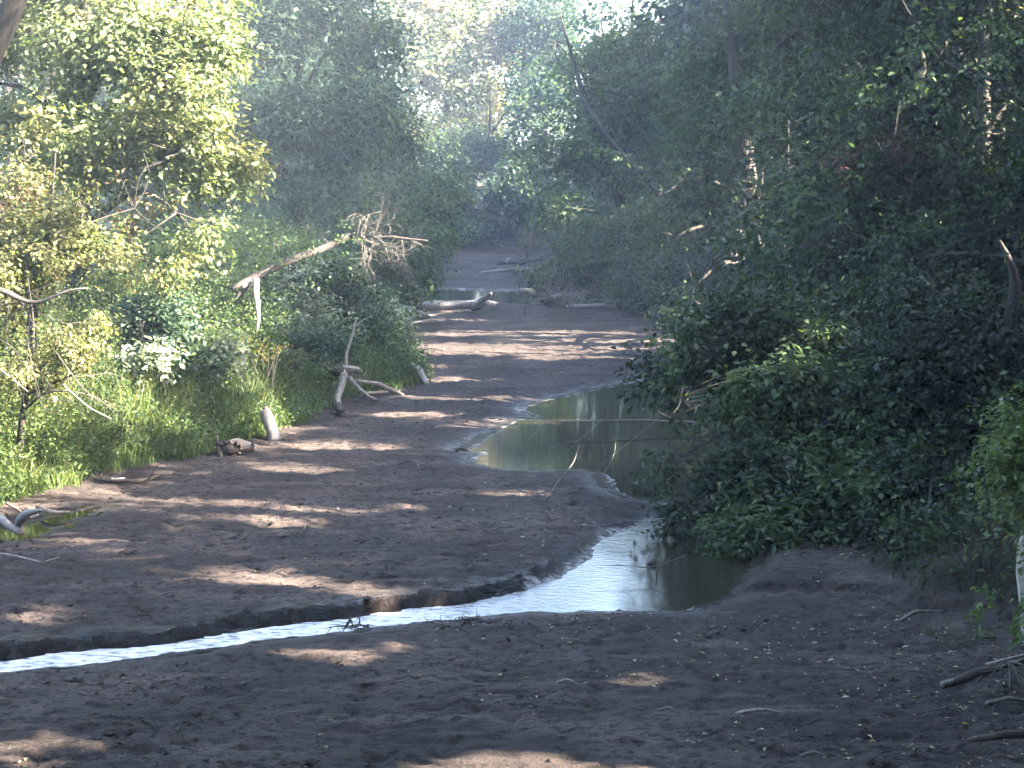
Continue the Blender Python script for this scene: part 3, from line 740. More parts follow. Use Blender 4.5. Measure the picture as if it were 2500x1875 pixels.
def grass(name, pts, hmin, hmax, wid, pal, lean=.35):
    m = len(pts); H, _ = height(pts[:, 0], pts[:, 1], False)
    b = np.stack([pts[:, 0], pts[:, 1], H - .03], 1)
    hgt = (hmin + (hmax - hmin) * RNG.random(m)) * (.45 + .55 * ss(pts[:, 2] / 1.2))
    d = RNG.normal(size=(m, 3)) * lean; d[:, 2] = 1; d = norm(d)
    a = RNG.random(m) * 6.28; sd = np.stack([np.cos(a), np.sin(a), 0 * a], 1)
    w = wid * (.6 + .8 * RNG.random(m))[:, None]
    v0, v1 = b - sd * w / 2, b + sd * w / 2
    mid = b + d * (hgt * .6)[:, None]
    tip = b + d * hgt[:, None] + np.stack([d[:, 0], d[:, 1], -.35 * np.abs(d[:, 0])], 1) * (hgt * .55)[:, None]
    V = np.stack([v0, v1, mid + sd * w * .4, mid - sd * w * .4, tip], 1).reshape(-1, 3)
    k = np.arange(m)[:, None] * 5
    q = k + np.array([[0, 1, 2, 3]]); t_ = k + np.array([[3, 2, 4]])
    pl = np.array(PAL[pal]); c = pl[RNG.integers(0, len(pl), m)] * (.7 + .6 * RNG.random((m, 1)))
    TRI[0] += m * 3
    return raw_mesh(name, V, [q, t_], M_GRASS, tint=np.repeat(c, 5, 0))
tag(link('bank_grass', grass('bank_grass', scatter_bank(30000, True, .0, 4.0, 24, 60), .25, .95, .022, 'bright')), 'tall fresh green grass along the foot of the left bank', 'grass', kind='stuff')
tag(link('dry_grass', grass('dry_grass', scatter_bank(9000, True, .1, 5.0, 24, 60), .5, 1.2, .018, 'yellow')), 'yellowing seed stalks standing in the left bank grass', 'grass', kind='stuff')
tag(link('right_bank_grass', grass('right_bank_grass', scatter_bank(7000, False, .1, 4.0, 19, 75), .15, .5, .022, 'dark')), 'sparse dark grass in the shade under the right bank trees', 'grass', kind='stuff')

def weeds(name, n_, left, smin, smax, ymin, ymax, zmin, zmax, leaf, pal, accent, acc, k=10):
    pts = scatter_bank(n_, left, smin, smax, ymin, ymax)
    H, _ = height(pts[:, 0], pts[:, 1], False)
    m = n_
    lump = ss((fbm(pts[:, 0] * 1.1, pts[:, 1] * 1.1, oct=3) - .3) / .3)
    z = H + zmin + (zmax - zmin) * RNG.random(m) ** .8 * (.40 + .60 * ss(pts[:, 2] / 1.3)) * (.22 + .95 * lump)
    c = np.stack([pts[:, 0], pts[:, 1], z], 1)
    pos = c[:, None] + RNG.normal(size=(m, k, 3)) * leaf * 1.4
    ax = RNG.normal(size=(m, k, 3)); ax[..., 2] *= .6
    nr = np.array([0, 0, 1.0]) + RNG.normal(size=(m, k, 3)) * .6
    pl = np.array(PAL[pal]); tc = pl[RNG.integers(0, len(pl), m)]
    big = fbm(pts[:, 0] * .8 + 3, pts[:, 1] * .8, oct=2); sel = big > np.quantile(big, 1 - acc)
    ac = np.array(PAL[accent]); tc = np.where(sel[:, None], ac[RNG.integers(0, len(ac), m)], tc)
    tint = (tc[:, None] * (.7 + .6 * RNG.random((m, k, 1)))).reshape(-1, 3)
    V, Fc, T = leaf_arrays(pos.reshape(-1, 3), ax.reshape(-1, 3), nr.reshape(-1, 3), leaf * (.6 + .8 * RNG.random(m * k)), tint, .5)
    TRI[0] += len(Fc)
    return raw_mesh(name, V, Fc, M_LEAF, tint=T)
tag(link('bank_weeds', weeds('bank_weeds', 17500, True, .05, 5.5, 24, 60, .02, 1.9, .070, 'green', 'bright', .35, 9)), 'waist high leafy weeds covering the left bank', 'weeds', kind='stuff')
tag(link('far_bank_weeds', weeds('far_bank_weeds', 2600, True, .1, 5, 55, 112, .1, 1.6, .17, 'bluegreen', 'green', .3)), 'leafy undergrowth along the far left bank', 'weeds', kind='stuff')
tag(link('right_bank_weeds', weeds('right_bank_weeds', 5000, False, .3, 6, 21, 112, .02, 1.5, .12, 'dark', 'green', .3)), 'dark leafy undergrowth under the right bank trees', 'weeds', kind='stuff')

# goldenrod clumps
for (u, v, d, lab) in [(520, 735, 37, 'tallest goldenrod clump in front of the pale flowering bushes'), (580, 760, 38, 'goldenrod clump in the middle of the left bank weeds'), (635, 775, 39.5, 'small goldenrod clump nearest the root wad'), (250, 945, 32.5, 'small faded goldenrod clump low on the left bank')]:
    top = P(u, v, d); base = np.array([top[0], d, hz(top[0], d)])
    r = empty('goldenrod', base, lab, 'wildflower', 'goldenrod clumps on the left bank')
    ps, hd = [], []
    for k_ in range(9):
        tp = top + RNG.normal(size=3) * (.16, .16, .12); b0 = base + RNG.normal(size=3) * (.08, .08, 0)
        ps.append((np.array([b0, (b0 + tp) / 2 + RNG.normal(size=3) * .03, tp]), np.array([.010, .008, .005]))); hd.append(tp)
    V_, F_ = tube_arrays(ps, 4); link('stem', raw_mesh('stem', V_, F_, M_BARK), r)
    hd = np.repeat(np.array(hd), 22, 0) + RNG.normal(size=(198, 3)) * (.09, .09, .05)
    V_, F_, T_ = leaf_arrays(hd, RNG.normal(size=hd.shape), RNG.normal(size=hd.shape), np.full(198, .03), np.tile([[.26, .19, .04]], (198, 1)) * (.6 + .6 * RNG.random((198, 1))))
    link('flower_head', raw_mesh('flower_head', V_, F_, M_LEAF, tint=T_), r)['kind'] = 'stuff'

# ------------------------------------------------------------------ dead wood
def gp(u, v, z=0.0): return W(u, v, z)
def wood(name, label, cat, parts, mat=M_GREY, group=None, nseg=9):
    """parts: list of (part name, control points, radii[, material]); the first point sets the origin"""
    root = empty(name, parts[0][1][0], label, cat, group)
    for pt in parts:
        limb(pt[0], pt[1], pt[2], pt[3] if len(pt) > 3 else mat, root, nseg, 14, .3)
    return root
def twigs(root, seeds, mat, name='twig_tangle'):
    ps = []
    for s_ in seeds: bare(ps, *s_)
    V_, F_ = tube_arrays(ps, 4); TRI[0] += len(F_[0]) * 2
    o = link(name, raw_mesh(name, V_, F_, mat), root); o['kind'] = 'stuff'

D = 40.3
ft = wood('fallen_tree', 'dead fallen tree propped over the left bank, bare twig tangle at its end', 'fallen tree', [
    ('trunk', [P(500, 625, D - 1), P(545, 600, D - .7), P(640, 558, D - .4), P(700, 535, D), P(760, 508, D)], [.045, .08, .08, .072, .062], M_GREYBARK),
    ('branch', [P(755, 512, D), P(800, 490, D), P(835, 460, D + .2), P(845, 440, D + .3), P(832, 405, D + .5)], [.058, .042, .032, .022, .010], M_GREYBARK),
    ('branch', [P(770, 505, D), P(810, 512, D - .2), P(850, 513, D - .4), P(925, 520, D - .5)], [.05, .045, .035, .015], M_GREYBARK),
    ('hanging_limb', [P(553, 603, D - .9), P(553, 640, D - 1.1), P(560, 690, D - 1.3), P(556, 715, D - 1.4)], [.075, .06, .04, .02], M_GREY),
    ('broken_end', [P(540, 606, D - .8), P(528, 616, D - .9), P(520, 622, D - .9)], [.08, .07, .04], M_GREY),
    ('root', [P(540, 608, D - .7), P(515, 640, D - .9), P(505, 652, D - .9)], [.09, .06, .02], M_BARK),
    ('dead_shoot', [P(590, 560, D - .3), P(592, 520, D - .3), P(597, 492, D - .3)], [.02, .015, .008], M_TWIG),
    ('dead_shoot', [P(598, 560, D - .3), P(606, 520, D - .3), P(612, 490, D - .3)], [.02, .015, .008], M_TWIG)])
sd_ = []
for k_ in range(16):
    u = 760 + 110 * RNG.random(); q = P(u, 510 + RNG.normal() * 6, D - .3)
    dr = P(u + 90 * RNG.random() + 10, 510 + RNG.normal() * 60, D - .3 + RNG.normal() * .8) - q
    sd_.append((q, dr, .7 + .4 * RNG.random(), .010, 2, .6, .02, 4))
for k_ in range(5):
    u = 680 + 90 * RNG.random(); q = P(u, 535 - (u - 680) * .3, D)
    sd_.append((q, (RNG.normal() * .5, RNG.normal() * .4, 1), .4, .009, 2, .5, .0, 3))
twigs(ft, sd_, M_TWIG)
V_, F_, T_ = crown([(P(700, 545, 39.5), .35), (P(610, 545, 39.3), .28), (P(735, 520, 39.6), .25), (P(640, 585, 39), .35), (P(575, 600, 39), .3)], 1.0, .08, k=8, pal='green', accent='bright', acc=.4, hole=.3)
link('leaf_sprigs', raw_mesh('leaf_sprigs', V_, F_, M_LEAF, tint=T_), ft)['kind'] = 'stuff'
# root wad
D = W(740, 880, 0)[1]
rw = wood('root_wad', 'weathered root wad with sprawling pale roots on the left mud edge', 'driftwood', [
    ('root_mass', [P(705, 800, D + .6), P(735, 803, D + .3), P(775, 800, D + .3)], [.06, .13, .06], M_DARKWOOD),
    ('root', [P(745, 800, D + .3), P(738, 835, D + .1), P(728, 860, D - .1), P(733, 884, D - .1)], [.10, .08, .075, .10]),
    ('root_end', [gp(733, 880, .10), gp(736, 888, .08)], [.10, .07], M_DARKWOOD),
    ('root', [P(755, 815, D + .2), P(775, 838, D), P(790, 855, D), gp(815, 863, .02)], [.05, .045, .04, .02]),
    ('root', [P(705, 795, D + .6), P(735, 812, D + .3), P(750, 815, D + .3)], [.05, .06, .03]),
    ('root', [P(690, 800, D + .8), P(670, 800, D + .8)], [.035, .02]),
    ('root', [P(740, 792, D + .3), P(775, 797, D + .3), P(782, 802, D + .3)], [.05, .045, .02]),
    ('root', [P(770, 822, D + .2), P(800, 826, D + .2), P(825, 828, D + .3)], [.035, .03, .015]),
    ('branch', [P(748, 795, D + .3), P(747, 768, D + .3), P(756, 740, D + .3), P(765, 712, D + .3), P(768, 690, D + .3)], [.035, .03, .026, .02, .012]),
    ('branch', [P(766, 705, D + .3), P(785, 690, D + .3), P(805, 682, D + .3)], [.014, .012, .006])])
twigs(rw, [(P(705, 795, D + .5), (-.3, 0, 1), .35, .012, 1, .6, 0, 3), (P(735, 805, D + .1), (.3, -.3, -.2), .4, .015, 2, .9, 0, 4), (P(760, 808, D + .1), (.5, -.2, -.2), .4, .015, 2, .9, 0, 4)], M_TWIG)
wood('driftwood_log', 'sunlit pale log lying on the mud right of the root wad', 'log', [
    ('log_body', [gp(795, 826, .20), gp(820, 832, .15), gp(850, 846, .07), gp(872, 852, .03)], [.05, .07, .06, .02], M_WARM), ('branch', [gp(780, 850, .04), gp(820, 848, .05), gp(850, 846, .05)], [.03, .04, .03], M_WARM)], group='pale logs along the left mud edge')
wood('driftwood_log', 'pale broken stub leaning at the edge of the mud past the root wad', 'log', [
    ('log_body', [gp(888, 790, .35), gp(905, 800, .28), gp(912, 815, .14), gp(922, 828, .04)], [.08, .10, .10, .07]), ('root', [gp(900, 796, .3), gp(925, 802, .2)], [.06, .03], M_DARKWOOD)], group='pale logs along the left mud edge')
st_ = wood('driftwood_root', 'dark tangled root on the mud edge beyond the pale stub', 'driftwood', [('root', [gp(870, 766, .1), gp(890, 760, .25), gp(908, 768, .08)], [.05, .10, .03], M_DARKWOOD)])
twigs(st_, [(gp(890, 762, .2), (RNG.normal(), -.3, RNG.random()), .5, .025, 1, .9, 0, 4) for _ in range(7)], M_DARKWOOD)
p0 = gp(592, 950, .0)
wood('log_post', 'stout pale log standing upright and tilted at the edge of the weeds', 'log', [
    ('log_body', [p0 + (0.02, 0, -.05), p0 + (-.03, .05, .15), p0 + (-.13, .10, .40), p0 + (-.17, .12, .56)], [.125, .118, .11, .095]), ('knot', [p0 + (-.16, .12, .54), p0 + (-.175, .125, .60)], [.07, .04], M_TWIG)], nseg=12)
q0 = gp(500, 985, 0)
shards = [('stump_body', [q0 + (-.16, .22, .10), q0 + (.05, .16, .15), q0 + (.26, .10, .14), q0 + (.42, .06, .13)], [.11, .13, .10, .07], M_WARM),
    ('hollow', [q0 + (-.17, .02, .07), q0 + (-.05, .0, .12), q0 + (.12, .02, .08)], [.06, .10, .06], M_DARKWOOD)]
for k_ in range(13):
    a_ = k_ / 13 * 6.28; c_ = q0 + np.array([-.04 + .19 * math.cos(a_), .02, .11 + .11 * math.sin(a_)])
    shards.append(('splinter', [c_ + (0, .14, 0), c_, c_ + (.05 * math.cos(a_) + RNG.normal() * .02, -.07 - .06 * RNG.random(), .06 * math.sin(a_) + .02)], [.05, .035, .008], M_DARKWOOD if k_ % 3 else M_WARM))
shards += [('root', [q0 + (-.26, .05, .36), q0 + (-.24, -.02, .16), q0 + (-.16, -.12, -.03)], [.02, .04, .045], M_DARKWOOD), ('root', [q0 + (.37, 0, .27), q0 + (.40, -.03, .10)], [.02, .04], M_DARKWOOD),
    ('root', [q0 + (-.42, -.05, .02), q0 + (-.3, -.06, .08), q0 + (-.15, -.05, .04)], [.02, .035, .03], M_DARKWOOD)]
st_ = wood('dark_stump', 'dark rotten stump with a hollow front on the mud below the weeds', 'stump', shards, nseg=7)
wood('stick', 'straight pale stick lying left of the dark stump', 'stick', [('stick_body', [gp(432, 962, .06), gp(465, 961, .06)], [.02, .018])])
st_ = wood('driftwood_branch', 'low dark branch half sunk in the mud left of the stump', 'driftwood', [
    ('branch', [gp(205, 1036, .03), gp(250, 1040, .05), gp(300, 1040, .05), gp(345, 1028, .06)], [.02, .035, .035, .02], M_DARKWOOD),
    ('branch', [gp(240, 1036, .06), gp(270, 1034, .06)], [.03, .02], M_GREY)])
twigs(st_, [(gp(u, 1036, .05), (RNG.normal(), -.3, .8), .2, .012, 1, .8, 0, 3) for u in (215, 290, 320, 342)], M_DARKWOOD)
# left puddle driftwood
wood('driftwood_log', 'curved white log forming a V over the puddle at the left edge', 'log', [
    ('log_body', [gp(-60, 1085, .2), gp(0, 1118, .16), gp(20, 1140, .10), gp(50, 1152, .02)], [.07, .06, .055, .05]),
    ('branch', [gp(38, 1140, .06), gp(45, 1120, .22), gp(62, 1106, .34), gp(92, 1103, .38)], [.055, .06, .05, .02]),
    ('branch', [gp(60, 1118, .26), gp(75, 1116, .26), gp(84, 1112, .28)], [.03, .025, .012])])
wood('driftwood_log', 'thin brown branch lying behind the white V shaped log', 'driftwood', [('branch', [gp(80, 1095, .05), gp(110, 1107, .06), gp(150, 1106, .03)], [.03, .035, .015], M_WARM), ('branch', [gp(15, 1088, .1), gp(45, 1104, .05)], [.02, .015], M_WARM)])
st_ = wood('stick', 'long thin grey stick on the mud at the left edge', 'stick', [('stick_body', [gp(-60, 1187, .08), gp(0, 1195, .05), gp(50, 1205, .04), gp(95, 1216, .02)], [.018, .016, .013, .008]), ('twig', [gp(95, 1214, .02), gp(128, 1203, .02)], [.008, .005])])
twigs(st_, [(gp(-20, 1200, .1), (.3, -.8, -.05), .6, .012, 1, .6, 0, 3), (gp(10, 1225, .04), (.6, -.1, 0), .5, .010, 1, .6, 0, 3)], M_TWIG)
# far pool logs
wood('driftwood_log', 'long pale log bending up out of the far pool', 'log', [
    ('log_body', [gp(898, 664, .12), gp(925, 657, .28), gp(990, 660, .22), gp(1030, 655, .35), gp(1055, 640, .75), gp(1062, 634, .9)], [.13, .17, .15, .13, .09, .04]),
    ('branch', [gp(915, 668, .08), gp(960, 664, .12)], [.10, .06])])
wood('driftwood_root', 'broken pale root pieces beside the long far log', 'driftwood', [('root', [gp(1015, 660, .2), gp(1045, 655, .45), gp(1075, 655, .15)], [.13, .12, .05]), ('root', [gp(1020, 656, .5), gp(1035, 654, .4)], [.09, .06]), ('root', [gp(1022, 666, .1), gp(1040, 660, .3)], [.10, .12], M_DARKWOOD)])
fw = wood('root_wad', 'dark upturned root wad at the right side of the far pool', 'driftwood', [
    ('root_mass', [gp(1165, 642, .6), gp(1185, 648, .5), gp(1205, 650, .3)], [.16, .26, .14], M_DARKWOOD), ('root', [gp(1150, 630, 1.0), gp(1120, 627, 1.0)], [.10, .05]),
    ('root', [gp(1195, 642, .8), gp(1230, 636, .5), gp(1275, 632, .5)], [.10, .08, .04]), ('root', [gp(1230, 638, .5), gp(1245, 645, .3)], [.06, .04])], M_TWIG)
twigs(fw, [(gp(1180, 645, .6), (RNG.normal(), -.5, RNG.random()), 1.0, .04, 1, .9, 0, 4) for _ in range(14)], M_TWIG)
wood('driftwood_log', 'pale log lying flat in the right half of the far pool', 'log', [('log_body', [gp(1150, 655, .04), gp(1200, 650, .1), gp(1290, 655, .06)], [.05, .12, .07])])
wood('driftwood_log', 'second flat pale log right of the first in the far pool', 'log', [('log_body', [gp(1230, 662, .04), gp(1330, 662, .05)], [.10, .06])])
st_ = wood('driftwood_branch', 'forked pale branch on the far right bank', 'driftwood', [('branch', [gp(1256, 650, .1), gp(1280, 641, .3), gp(1318, 632, .5)], [.09, .07, .03]), ('branch', [gp(1268, 644, .3), gp(1260, 636, .5)], [.05, .02])])
wood('driftwood_log', 'mossy log under the bushes at the far right bank', 'log', [('log_body', [gp(1315, 640, .3), gp(1360, 632, .6), gp(1400, 634, .5)], [.12, .10, .04], M_WARM)])
wood('driftwood_log', 'thin dark log lying across the farthest mud', 'log', [('log_body', [gp(1035, 590, .05), gp(1080, 585, .12), gp(1120, 583, .15), gp(1180, 575, .2)], [.04, .09, .08, .05]), ('branch', [gp(1112, 588, .1), gp(1118, 575, .5)], [.09, .05])])
fb = wood('driftwood_branch', 'forked white branch standing in the farthest driftwood pile', 'driftwood', [
    ('branch', [gp(1095, 565, .2), gp(1100, 562, .5), gp(1102, 560, 1.0)], [.09, .13, .05]), ('branch', [gp(1128, 568, .1), gp(1126, 560, .4), gp(1134, 556, 1.0)], [.07, .06, .03]), ('log_body', [gp(1075, 570, .15), gp(1130, 566, .3), gp(1160, 563, .5)], [.08, .10, .05], M_DARKWOOD)])
twigs(fb, [(gp(1140, 565, .3), (RNG.normal(), 0, .6 + RNG.random()), 1.6, .04, 1, .6, 0, 4) for _ in range(8)], M_TWIG)
# bare twigs that hang over the mid pool from the overhanging tree
DB = 30.5
bb = wood('bare_branch', 'upper long bare branch reaching left over the mid pool', 'branch', [('branch', [P(1600, 912, DB - .5), P(1480, 913, DB), P(1420, 906, DB), P(1300, 908, DB), P(1180, 911, DB + .2), P(1100, 905, DB + .3), P(1045, 918, DB + .3)], [.022, .020, .016, .012, .009, .006, .003], M_TWIG)], group='bare branches over the mid pool')
twigs(bb, [(P(1420, 906, DB), (-.6, 0, -.35), 1.0, .009, 1, .5, .02, 3), (P(1180, 911, DB), (-.5, 0, -.5), .8, .007, 1, .5, .02, 3), (P(1120, 908, DB), (-.8, 0, -.3), .7, .006, 1, .6, .02, 3), (P(1440, 905, DB), (.3, 0, .6), .6, .008, 1, .5, .12, 3), (P(1300, 908, DB), (-.4, .2, -.35), .9, .007, 1, .5, .02, 3)], M_TWIG, 'twigs')
bb = wood('bare_branch', 'lower long bare branch reaching left over the mid pool', 'branch', [('branch', [P(1640, 935, DB - 1), P(1560, 942, DB - 1), P(1450, 946, DB - 1), P(1350, 952, DB - .8), P(1240, 957, DB - .8), P(1165, 957, DB - .6)], [.02, .017, .013, .011, .008, .004], M_BARK)], group='bare branches over the mid pool')
twigs(bb, [(P(1300, 955, DB - .8), (.05, 0, -1), .25, .006, 0, .5, 0, 0), (P(1450, 946, DB - 1), (-.45, 0, -.6), .6, .008, 1, .5, .02, 2), (P(1560, 942, DB - 1), (-.3, 0, -.5), .5, .009, 1, .5, .03, 2)], M_TWIG, 'twigs')
wood('bare_branch', 'upper thin drooping twig looping against the pool bank', 'branch', [('branch', [P(1530, 860, DB), P(1500, 845, DB), P(1440, 840, DB), P(1370, 835, DB), P(1340, 855, DB), P(1310, 905, DB)], [.007, .006, .006, .005, .004, .003], M_TWIG)], group='bare branches over the mid pool')
wood('bare_branch', 'thin hooked twig looping down beside the upper bare branch', 'branch', [('branch', [P(1570, 880, DB), P(1560, 850, DB), P(1520, 865, DB), P(1525, 900, DB), P(1500, 915, DB)], [.006, .006, .005, .004, .003], M_TWIG)], group='bare branches over the mid pool')
wood('bare_branch', 'long pale twig hanging down left to the mud below the pool', 'branch', [('branch', [P(1252, 960, 29), P(1240, 1000, 28.8), P(1205, 1040, 28.4), P(1190, 1065, 28.2), P(1172, 1081, 28.1)], [.005, .007, .007, .006, .004], M_TWIG)], group='bare branches over the mid pool')
wood('bare_branch', 'short pale twig hanging just right of the long one', 'branch', [('branch', [P(1330, 955, 29), P(1328, 980, 28.8), P(1315, 1005, 28.7), P(1300, 1030, 28.6)][:4], [.005, .005, .004, .003], M_GREY)], group='bare branches over the mid pool')
wood('bare_branch', 'dark twig slanting down from the overhanging tree to the pool', 'branch', [('branch', [P(1540, 905, 29), P(1490, 945, 29), P(1450, 990, 28.8)], [.010, .007, .004], M_BARK)], group='bare branches over the mid pool')
wood('bare_branch', 'curved pale twig lying low over the white pool', 'branch', [('branch', [P(1480, 1200, 24), P(1440, 1215, 23.8), P(1400, 1228, 23.8), P(1345, 1220, 23.8), P(1300, 1222, 23.8)], [.007, .006, .006, .005, .003], M_TWIG)])
wood('drift_clump', 'small dark clump caught on the twig in the white pool', 'driftwood', [('clump', [gp(1398, 1222, -.2), gp(1412, 1216, -.14), gp(1420, 1222, -.2)], [.03, .045, .03], M_DARKWOOD), ('twig', [gp(1418, 1240, -.2), gp(1419, 1200, .02)], [.01, .008], M_DARKWOOD)])

# foreground bits
def debris(u, v, w_, lab, m=10):
    r = empty('debris_clump', gp(u, v, -.1), lab, 'debris')
    ps = []
    for _ in range(m):
        q = gp(u, v, -.08) + np.array([RNG.normal() * w_, RNG.normal() * w_ * .5, .02]); bare(ps, q, (RNG.normal(), RNG.normal() * .5, abs(RNG.normal()) * .35), .18, .011, 1, .9, .05, 3)
    V_, F_ = tube_arrays(ps, 4); link('twigs', raw_mesh('twigs', V_, F_, M_DARKWOOD), r)['kind'] = 'stuff'
debris(765, 1358, .10, 'dark clump of twigs at the near edge of the stream')
debris(1045, 1350, .22, 'wide dark scatter of debris on the near bank of the stream', 16)
debris(330, 1340, .06, 'tiny dark clump of twigs by the cut bank', 4)
for k_, (u0, v0, u1, v1, r_, mt, lab) in enumerate([
        (1590, 1542, 1690, 1540, .016, M_GREY, 'curved grey stick on the dark mud at lower right'), (340, 1288, 392, 1283, .010, M_TWIG, 'short stick on the mud above the cut bank'),
        (1730, 1633, 1790, 1636, .014, M_TWIG, 'short dark stick at the bottom edge of the mud'), (1200, 1350 + 125, 1250, 1478, .010, M_GREY, 'pale little stick below the stream'),
        (600, 1158, 640, 1150, .012, M_TWIG, 'small bent stick on the mid mud'), (1420, 1535, 1470, 1540, .012, M_TWIG, 'small stick left of the curved grey stick'),
        (985, 973, 1010, 974, .03, M_DARKWOOD, 'short dark stick at the tip of the mid pool'), (655, 1145, 672, 1134, .012, M_TWIG, 'small upright twig stub on the mid mud'),
        (2130, 1520, 2230, 1515, .02, M_TWIG, 'brown stick under the roots at lower right'), (860, 1003, 900, 1000, .015, M_DARKWOOD, 'thin dark stick in the middle of the flat')]):
    a, b_ = gp(u0, v0, -.07 if v0 > 1330 else .03), gp(u1, v1, -.05 if v0 > 1330 else .04)
    wood('stick', lab, 'stick', [('stick_body', [a, (a + b_) / 2 + (0, .02, .04), b_], [r_, r_ * 1.1, r_ * .5], mt)])
wood('stick', 'pale forked stick in the shade under the right bank trees', 'stick', [('stick_body', [gp(2195 - 0, 1515, 0)] * 0 + [gp(1945, 1340, .0), gp(1975, 1322, .08), gp(2040, 1320, .05)], [.02, .022, .010], M_TWIG)])
# roots and sticks at the lower right
rr_ = wood('driftwood_branch', 'dark branch with pale twigs lying below the near sapling', 'driftwood', [
    ('branch', [gp(2035, 1482, .0), gp(2090, 1462, .10), gp(2140, 1440, .18), gp(2230, 1425, .2)], [.03, .05, .045, .03], M_DARKWOOD),
    ('branch', [gp(2035, 1478, .06), gp(2060, 1470, .08)], [.028, .02], M_GREY), ('branch', [gp(2110, 1472, .04), gp(2140, 1450, .12)], [.012, .012], M_GREY), ('branch', [gp(2130, 1435, .2), gp(2170, 1425, .26), gp(2215, 1415, .3)], [.014, .016, .012], M_GREY)])
twigs(rr_, [(gp(2180, 1430, .25), (RNG.normal() * .6, -.4, -.4 + RNG.normal() * .5), .35, .012, 1, .7, .02, 3) for _ in range(10)], M_TWIG)
wood('driftwood_branch', 'long black branch lying at the lower right corner', 'driftwood', [('branch', [gp(2090, 1600, -.05), gp(2150, 1590, .02), gp(2190, 1585, .05), gp(2290, 1575, .05)], [.02, .035, .04, .04], M_DARKWOOD)])
fn = empty('fallen_frond', gp(2040, 1420, .05), 'drooping dull green spray low beside the near sapling', 'branch')
limb('branch', [P(2150, 1375, 20.3), P(2100, 1378, 20.3), P(2060, 1400, 20.2), P(2040, 1425, 20.0)], [.014, .012, .009, .005], M_TWIG, fn)
V_, F_, T_ = crown([(P(2095, 1388, 20.3), .12), (P(2060, 1405, 20.2), .12), (P(2045, 1420, 20.1), .08)], .6, .06, k=8, pal='green', carve=False, hole=.2)
link('leaves', raw_mesh('leaves', V_, F_, M_LEAF, tint=T_), fn)

# bare twigs on the left trees
lt = wood('bare_branch', 'long grey bare branch crossing the dry bush at the left edge', 'branch', [('branch', [P(-60, 615, 29), P(20, 632, 29), P(65, 660, 29), P(100, 648, 29), P(150, 625, 29), P(190, 622, 29)], [.05, .045, .035, .03, .02, .01], M_TWIG)])
twigs(lt, [(P(20 + 14 * k_, 650, 29), (RNG.normal(), 0, RNG.normal() * .6 - .3), 1.0, .010, 2, .5, .06, 3) for k_ in range(6)], M_GREYBARK, 'twigs')
lt = wood('bare_branch', 'straight pale twig hanging low at the left edge', 'branch', [('branch', [P(-40, 775, 28.5), P(0, 798, 28.5), P(60, 845, 28.5)], [.016, .014, .006], M_GREY)])
lt = wood('bare_branch', 'thin pale twig slanting down from the dry bush to the grass', 'branch', [('branch', [P(135, 830, 29), P(190, 880, 29), P(240, 905, 29)], [.014, .012, .006], M_GREY)])
twigs(lt, [(P(150, 845, 29), (1, 0, -.5), .6, .008, 1, .5, .03, 3), (P(120, 760, 29), (.8, 0, -.9), .9, .010, 2, .5, .05, 3), (P(60, 740, 29), (.3, 0, -.9), .9, .010, 2, .5, .05, 3)], M_TWIG, 'twigs')
bt = empty('bare_shrub', on(700, 560, 50), 'leafless grey shrub in the dark gap behind the fallen trunk', 'shrub')
twigs(bt, [(np.array(bt.location) + RNG.normal(size=3) * (.8, .5, 0), (RNG.normal() * .35, RNG.normal() * .3, 1), 2.2, .02, 2, .45, 0, 5) for _ in range(5)], M_BARK, 'twigs')

# ------------------------------------------------------------------ litter on the mud
def litter(name, n_, smin, smax, colors, label, dens=None, ymin=14, ymax=50, raise_=.008):
    Y = ymin * (ymax / ymin) ** RNG.random(n_); X_ = (RNG.random(n_) * 2 - 1) * np.minimum(Y * .30, 8.5)
    s_ = sdist(X_, Y, BED); wa = sdist(X_, Y, WA); wb = sdist(X_, Y, WB)
    clump = fbm(X_ * .9 + 17, Y * .9, oct=3)
    ok = (s_ < 0) & (wa > .15) & (wb > .3)
    if dens: ok &= RNG.random(n_) < dens(X_, Y, clump)
    X_, Y = X_[ok], Y[ok]; m = len(X_)
    H, _ = height(X_, Y)
    pos = np.stack([X_, Y, H + raise_], 1)
    a = RNG.random(m) * 6.28
    ax = np.stack([np.cos(a), np.sin(a), RNG.normal(size=m) * .12], 1); nr = np.array([0, 0, 1.0]) + RNG.normal(size=(m, 3)) * .25
    cl = np.array(colors); t_ = cl[RNG.integers(0, len(cl), m)] * (.7 + .6 * RNG.random((m, 1)))
    V_, F_, T_ = leaf_arrays(pos, ax, nr, smin + (smax - smin) * RNG.random(m) ** 2, t_, .55)
    TRI[0] += len(F_)
    tag(link(name, raw_mesh(name, V_, F_, M_LEAF, tint=T_)), label, 'debris', kind='stuff')
litter('fallen_leaves', 12000, .025, .095, [(.34, .33, .24), (.26, .24, .17), (.30, .22, .12)], 'pale fallen leaves dotted over the near mud',
       lambda x, y_, c: np.clip((x + 1) * .12 + .10, .04, .9) * np.clip(30 / y_ - .4, .05, 1) * (c > .40), 14, 45)
litter('dark_litter', 34000, .03, .11, [(.022, .016, .012), (.035, .025, .02), (.015, .012, .012)], 'dark flecks of bark and leaf trodden into the mud',
       lambda x, y_, c: np.clip((c - .38) * 5, .05, 1) * .6, 14, 60)

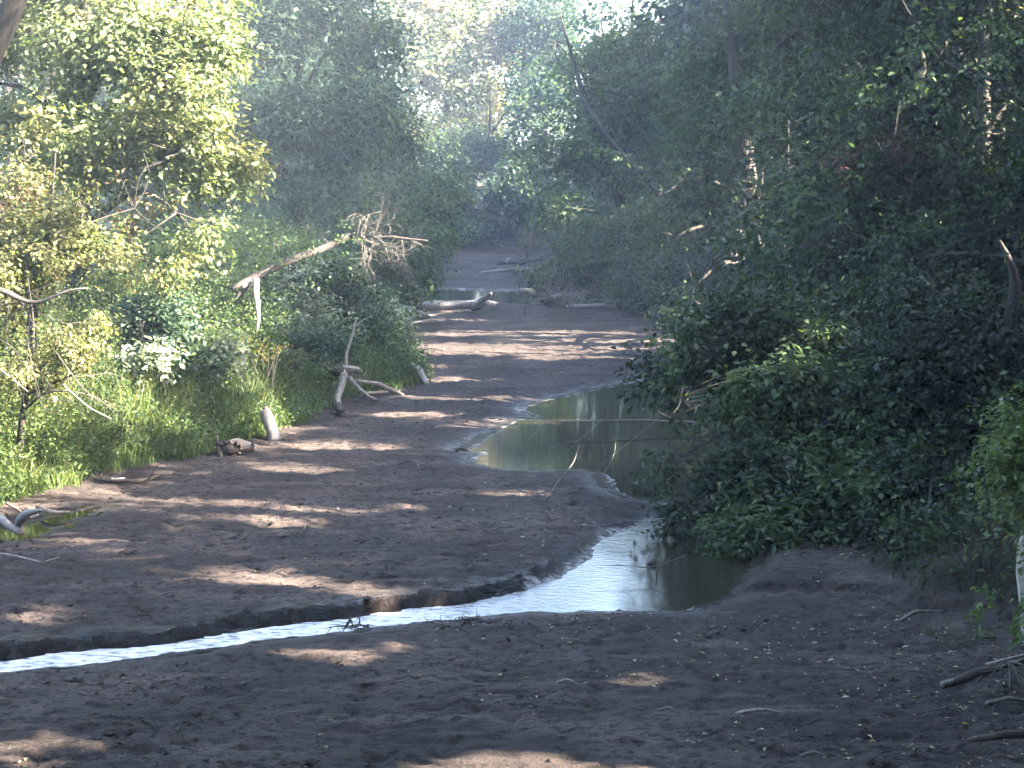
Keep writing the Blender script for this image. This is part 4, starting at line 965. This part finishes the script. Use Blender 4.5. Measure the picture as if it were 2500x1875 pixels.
def clods():
    m = 5200
    Y = 14 * (48 / 14) ** RNG.random(m); X_ = (RNG.random(m) * 2 - 1) * np.minimum(Y * .30, 8.4)
    s_ = sdist(X_, Y, BED); wa = sdist(X_, Y, WA); wb = sdist(X_, Y, WB)
    cl = fbm(X_ * 1.1 + 7, Y * 1.1, oct=3)
    ok = (s_ < -.1) & (wa > .05) & (wb > .25) & (cl > .43)
    X_, Y = X_[ok], Y[ok]; m = len(X_)
    H, _ = height(X_, Y)
    octa = np.array([(1, 0, 0), (.3, .9, 0), (-.8, .6, 0), (-.8, -.6, 0), (.3, -.9, 0), (0, 0, 1.0)])
    sz = .012 + .04 * RNG.random(m) ** 3
    V_ = octa[None] * (.7 + .6 * RNG.random((m, 6, 1))) * sz[:, None, None] * np.array([1.3, 1, .6]) + np.stack([X_, Y, H - .003], 1)[:, None]
    f = np.array([(0, 1, 5), (1, 2, 5), (2, 3, 5), (3, 4, 5), (4, 0, 5)])
    F_ = (np.arange(m)[:, None, None] * 6 + f[None]).reshape(-1, 3)
    tag(link('mud_clods', raw_mesh('mud_clods', V_.reshape(-1, 3), F_, M_MUD, tint=np.zeros((m * 6, 4)))), 'small crumbs of mud on the flat', 'mud clods', kind='stuff')
clods()

# ------------------------------------------------------------------ haze
if HAZE_DENSITY > 0:
    x0, x1, y0, y1, z0, z1 = -310, 310, -70, 460, -2, 34
    V_ = np.array([(a, b_, c_) for c_ in (z0, z1) for b_ in (y0, y1) for a in (x0, x1)], float)
    Fq = np.array([(0, 2, 3, 1), (4, 5, 7, 6), (0, 1, 5, 4), (2, 6, 7, 3), (0, 4, 6, 2), (1, 3, 7, 5)])
    hm_ = bpy.data.materials.new('haze'); hm_.use_nodes = True; ht = hm_.node_tree; ht.nodes.clear()
    ho = ht.nodes.new('ShaderNodeOutputMaterial'); hv = ht.nodes.new('ShaderNodeVolumePrincipled')
    hv.inputs['Color'].default_value = (.62, .78, 1.0, 1); hv.inputs['Density'].default_value = HAZE_DENSITY; hv.inputs['Anisotropy'].default_value = .0
    ht.links.new(hv.outputs[0], ho.inputs['Volume'])
    tag(link('haze', raw_mesh('haze', V_, Fq, hm_)), kind='stuff')
if __import__('os').environ.get('TRI'): print('TRIS', sum(len(m.loops) - 2 * len(m.polygons) for m in bpy.data.meshes))
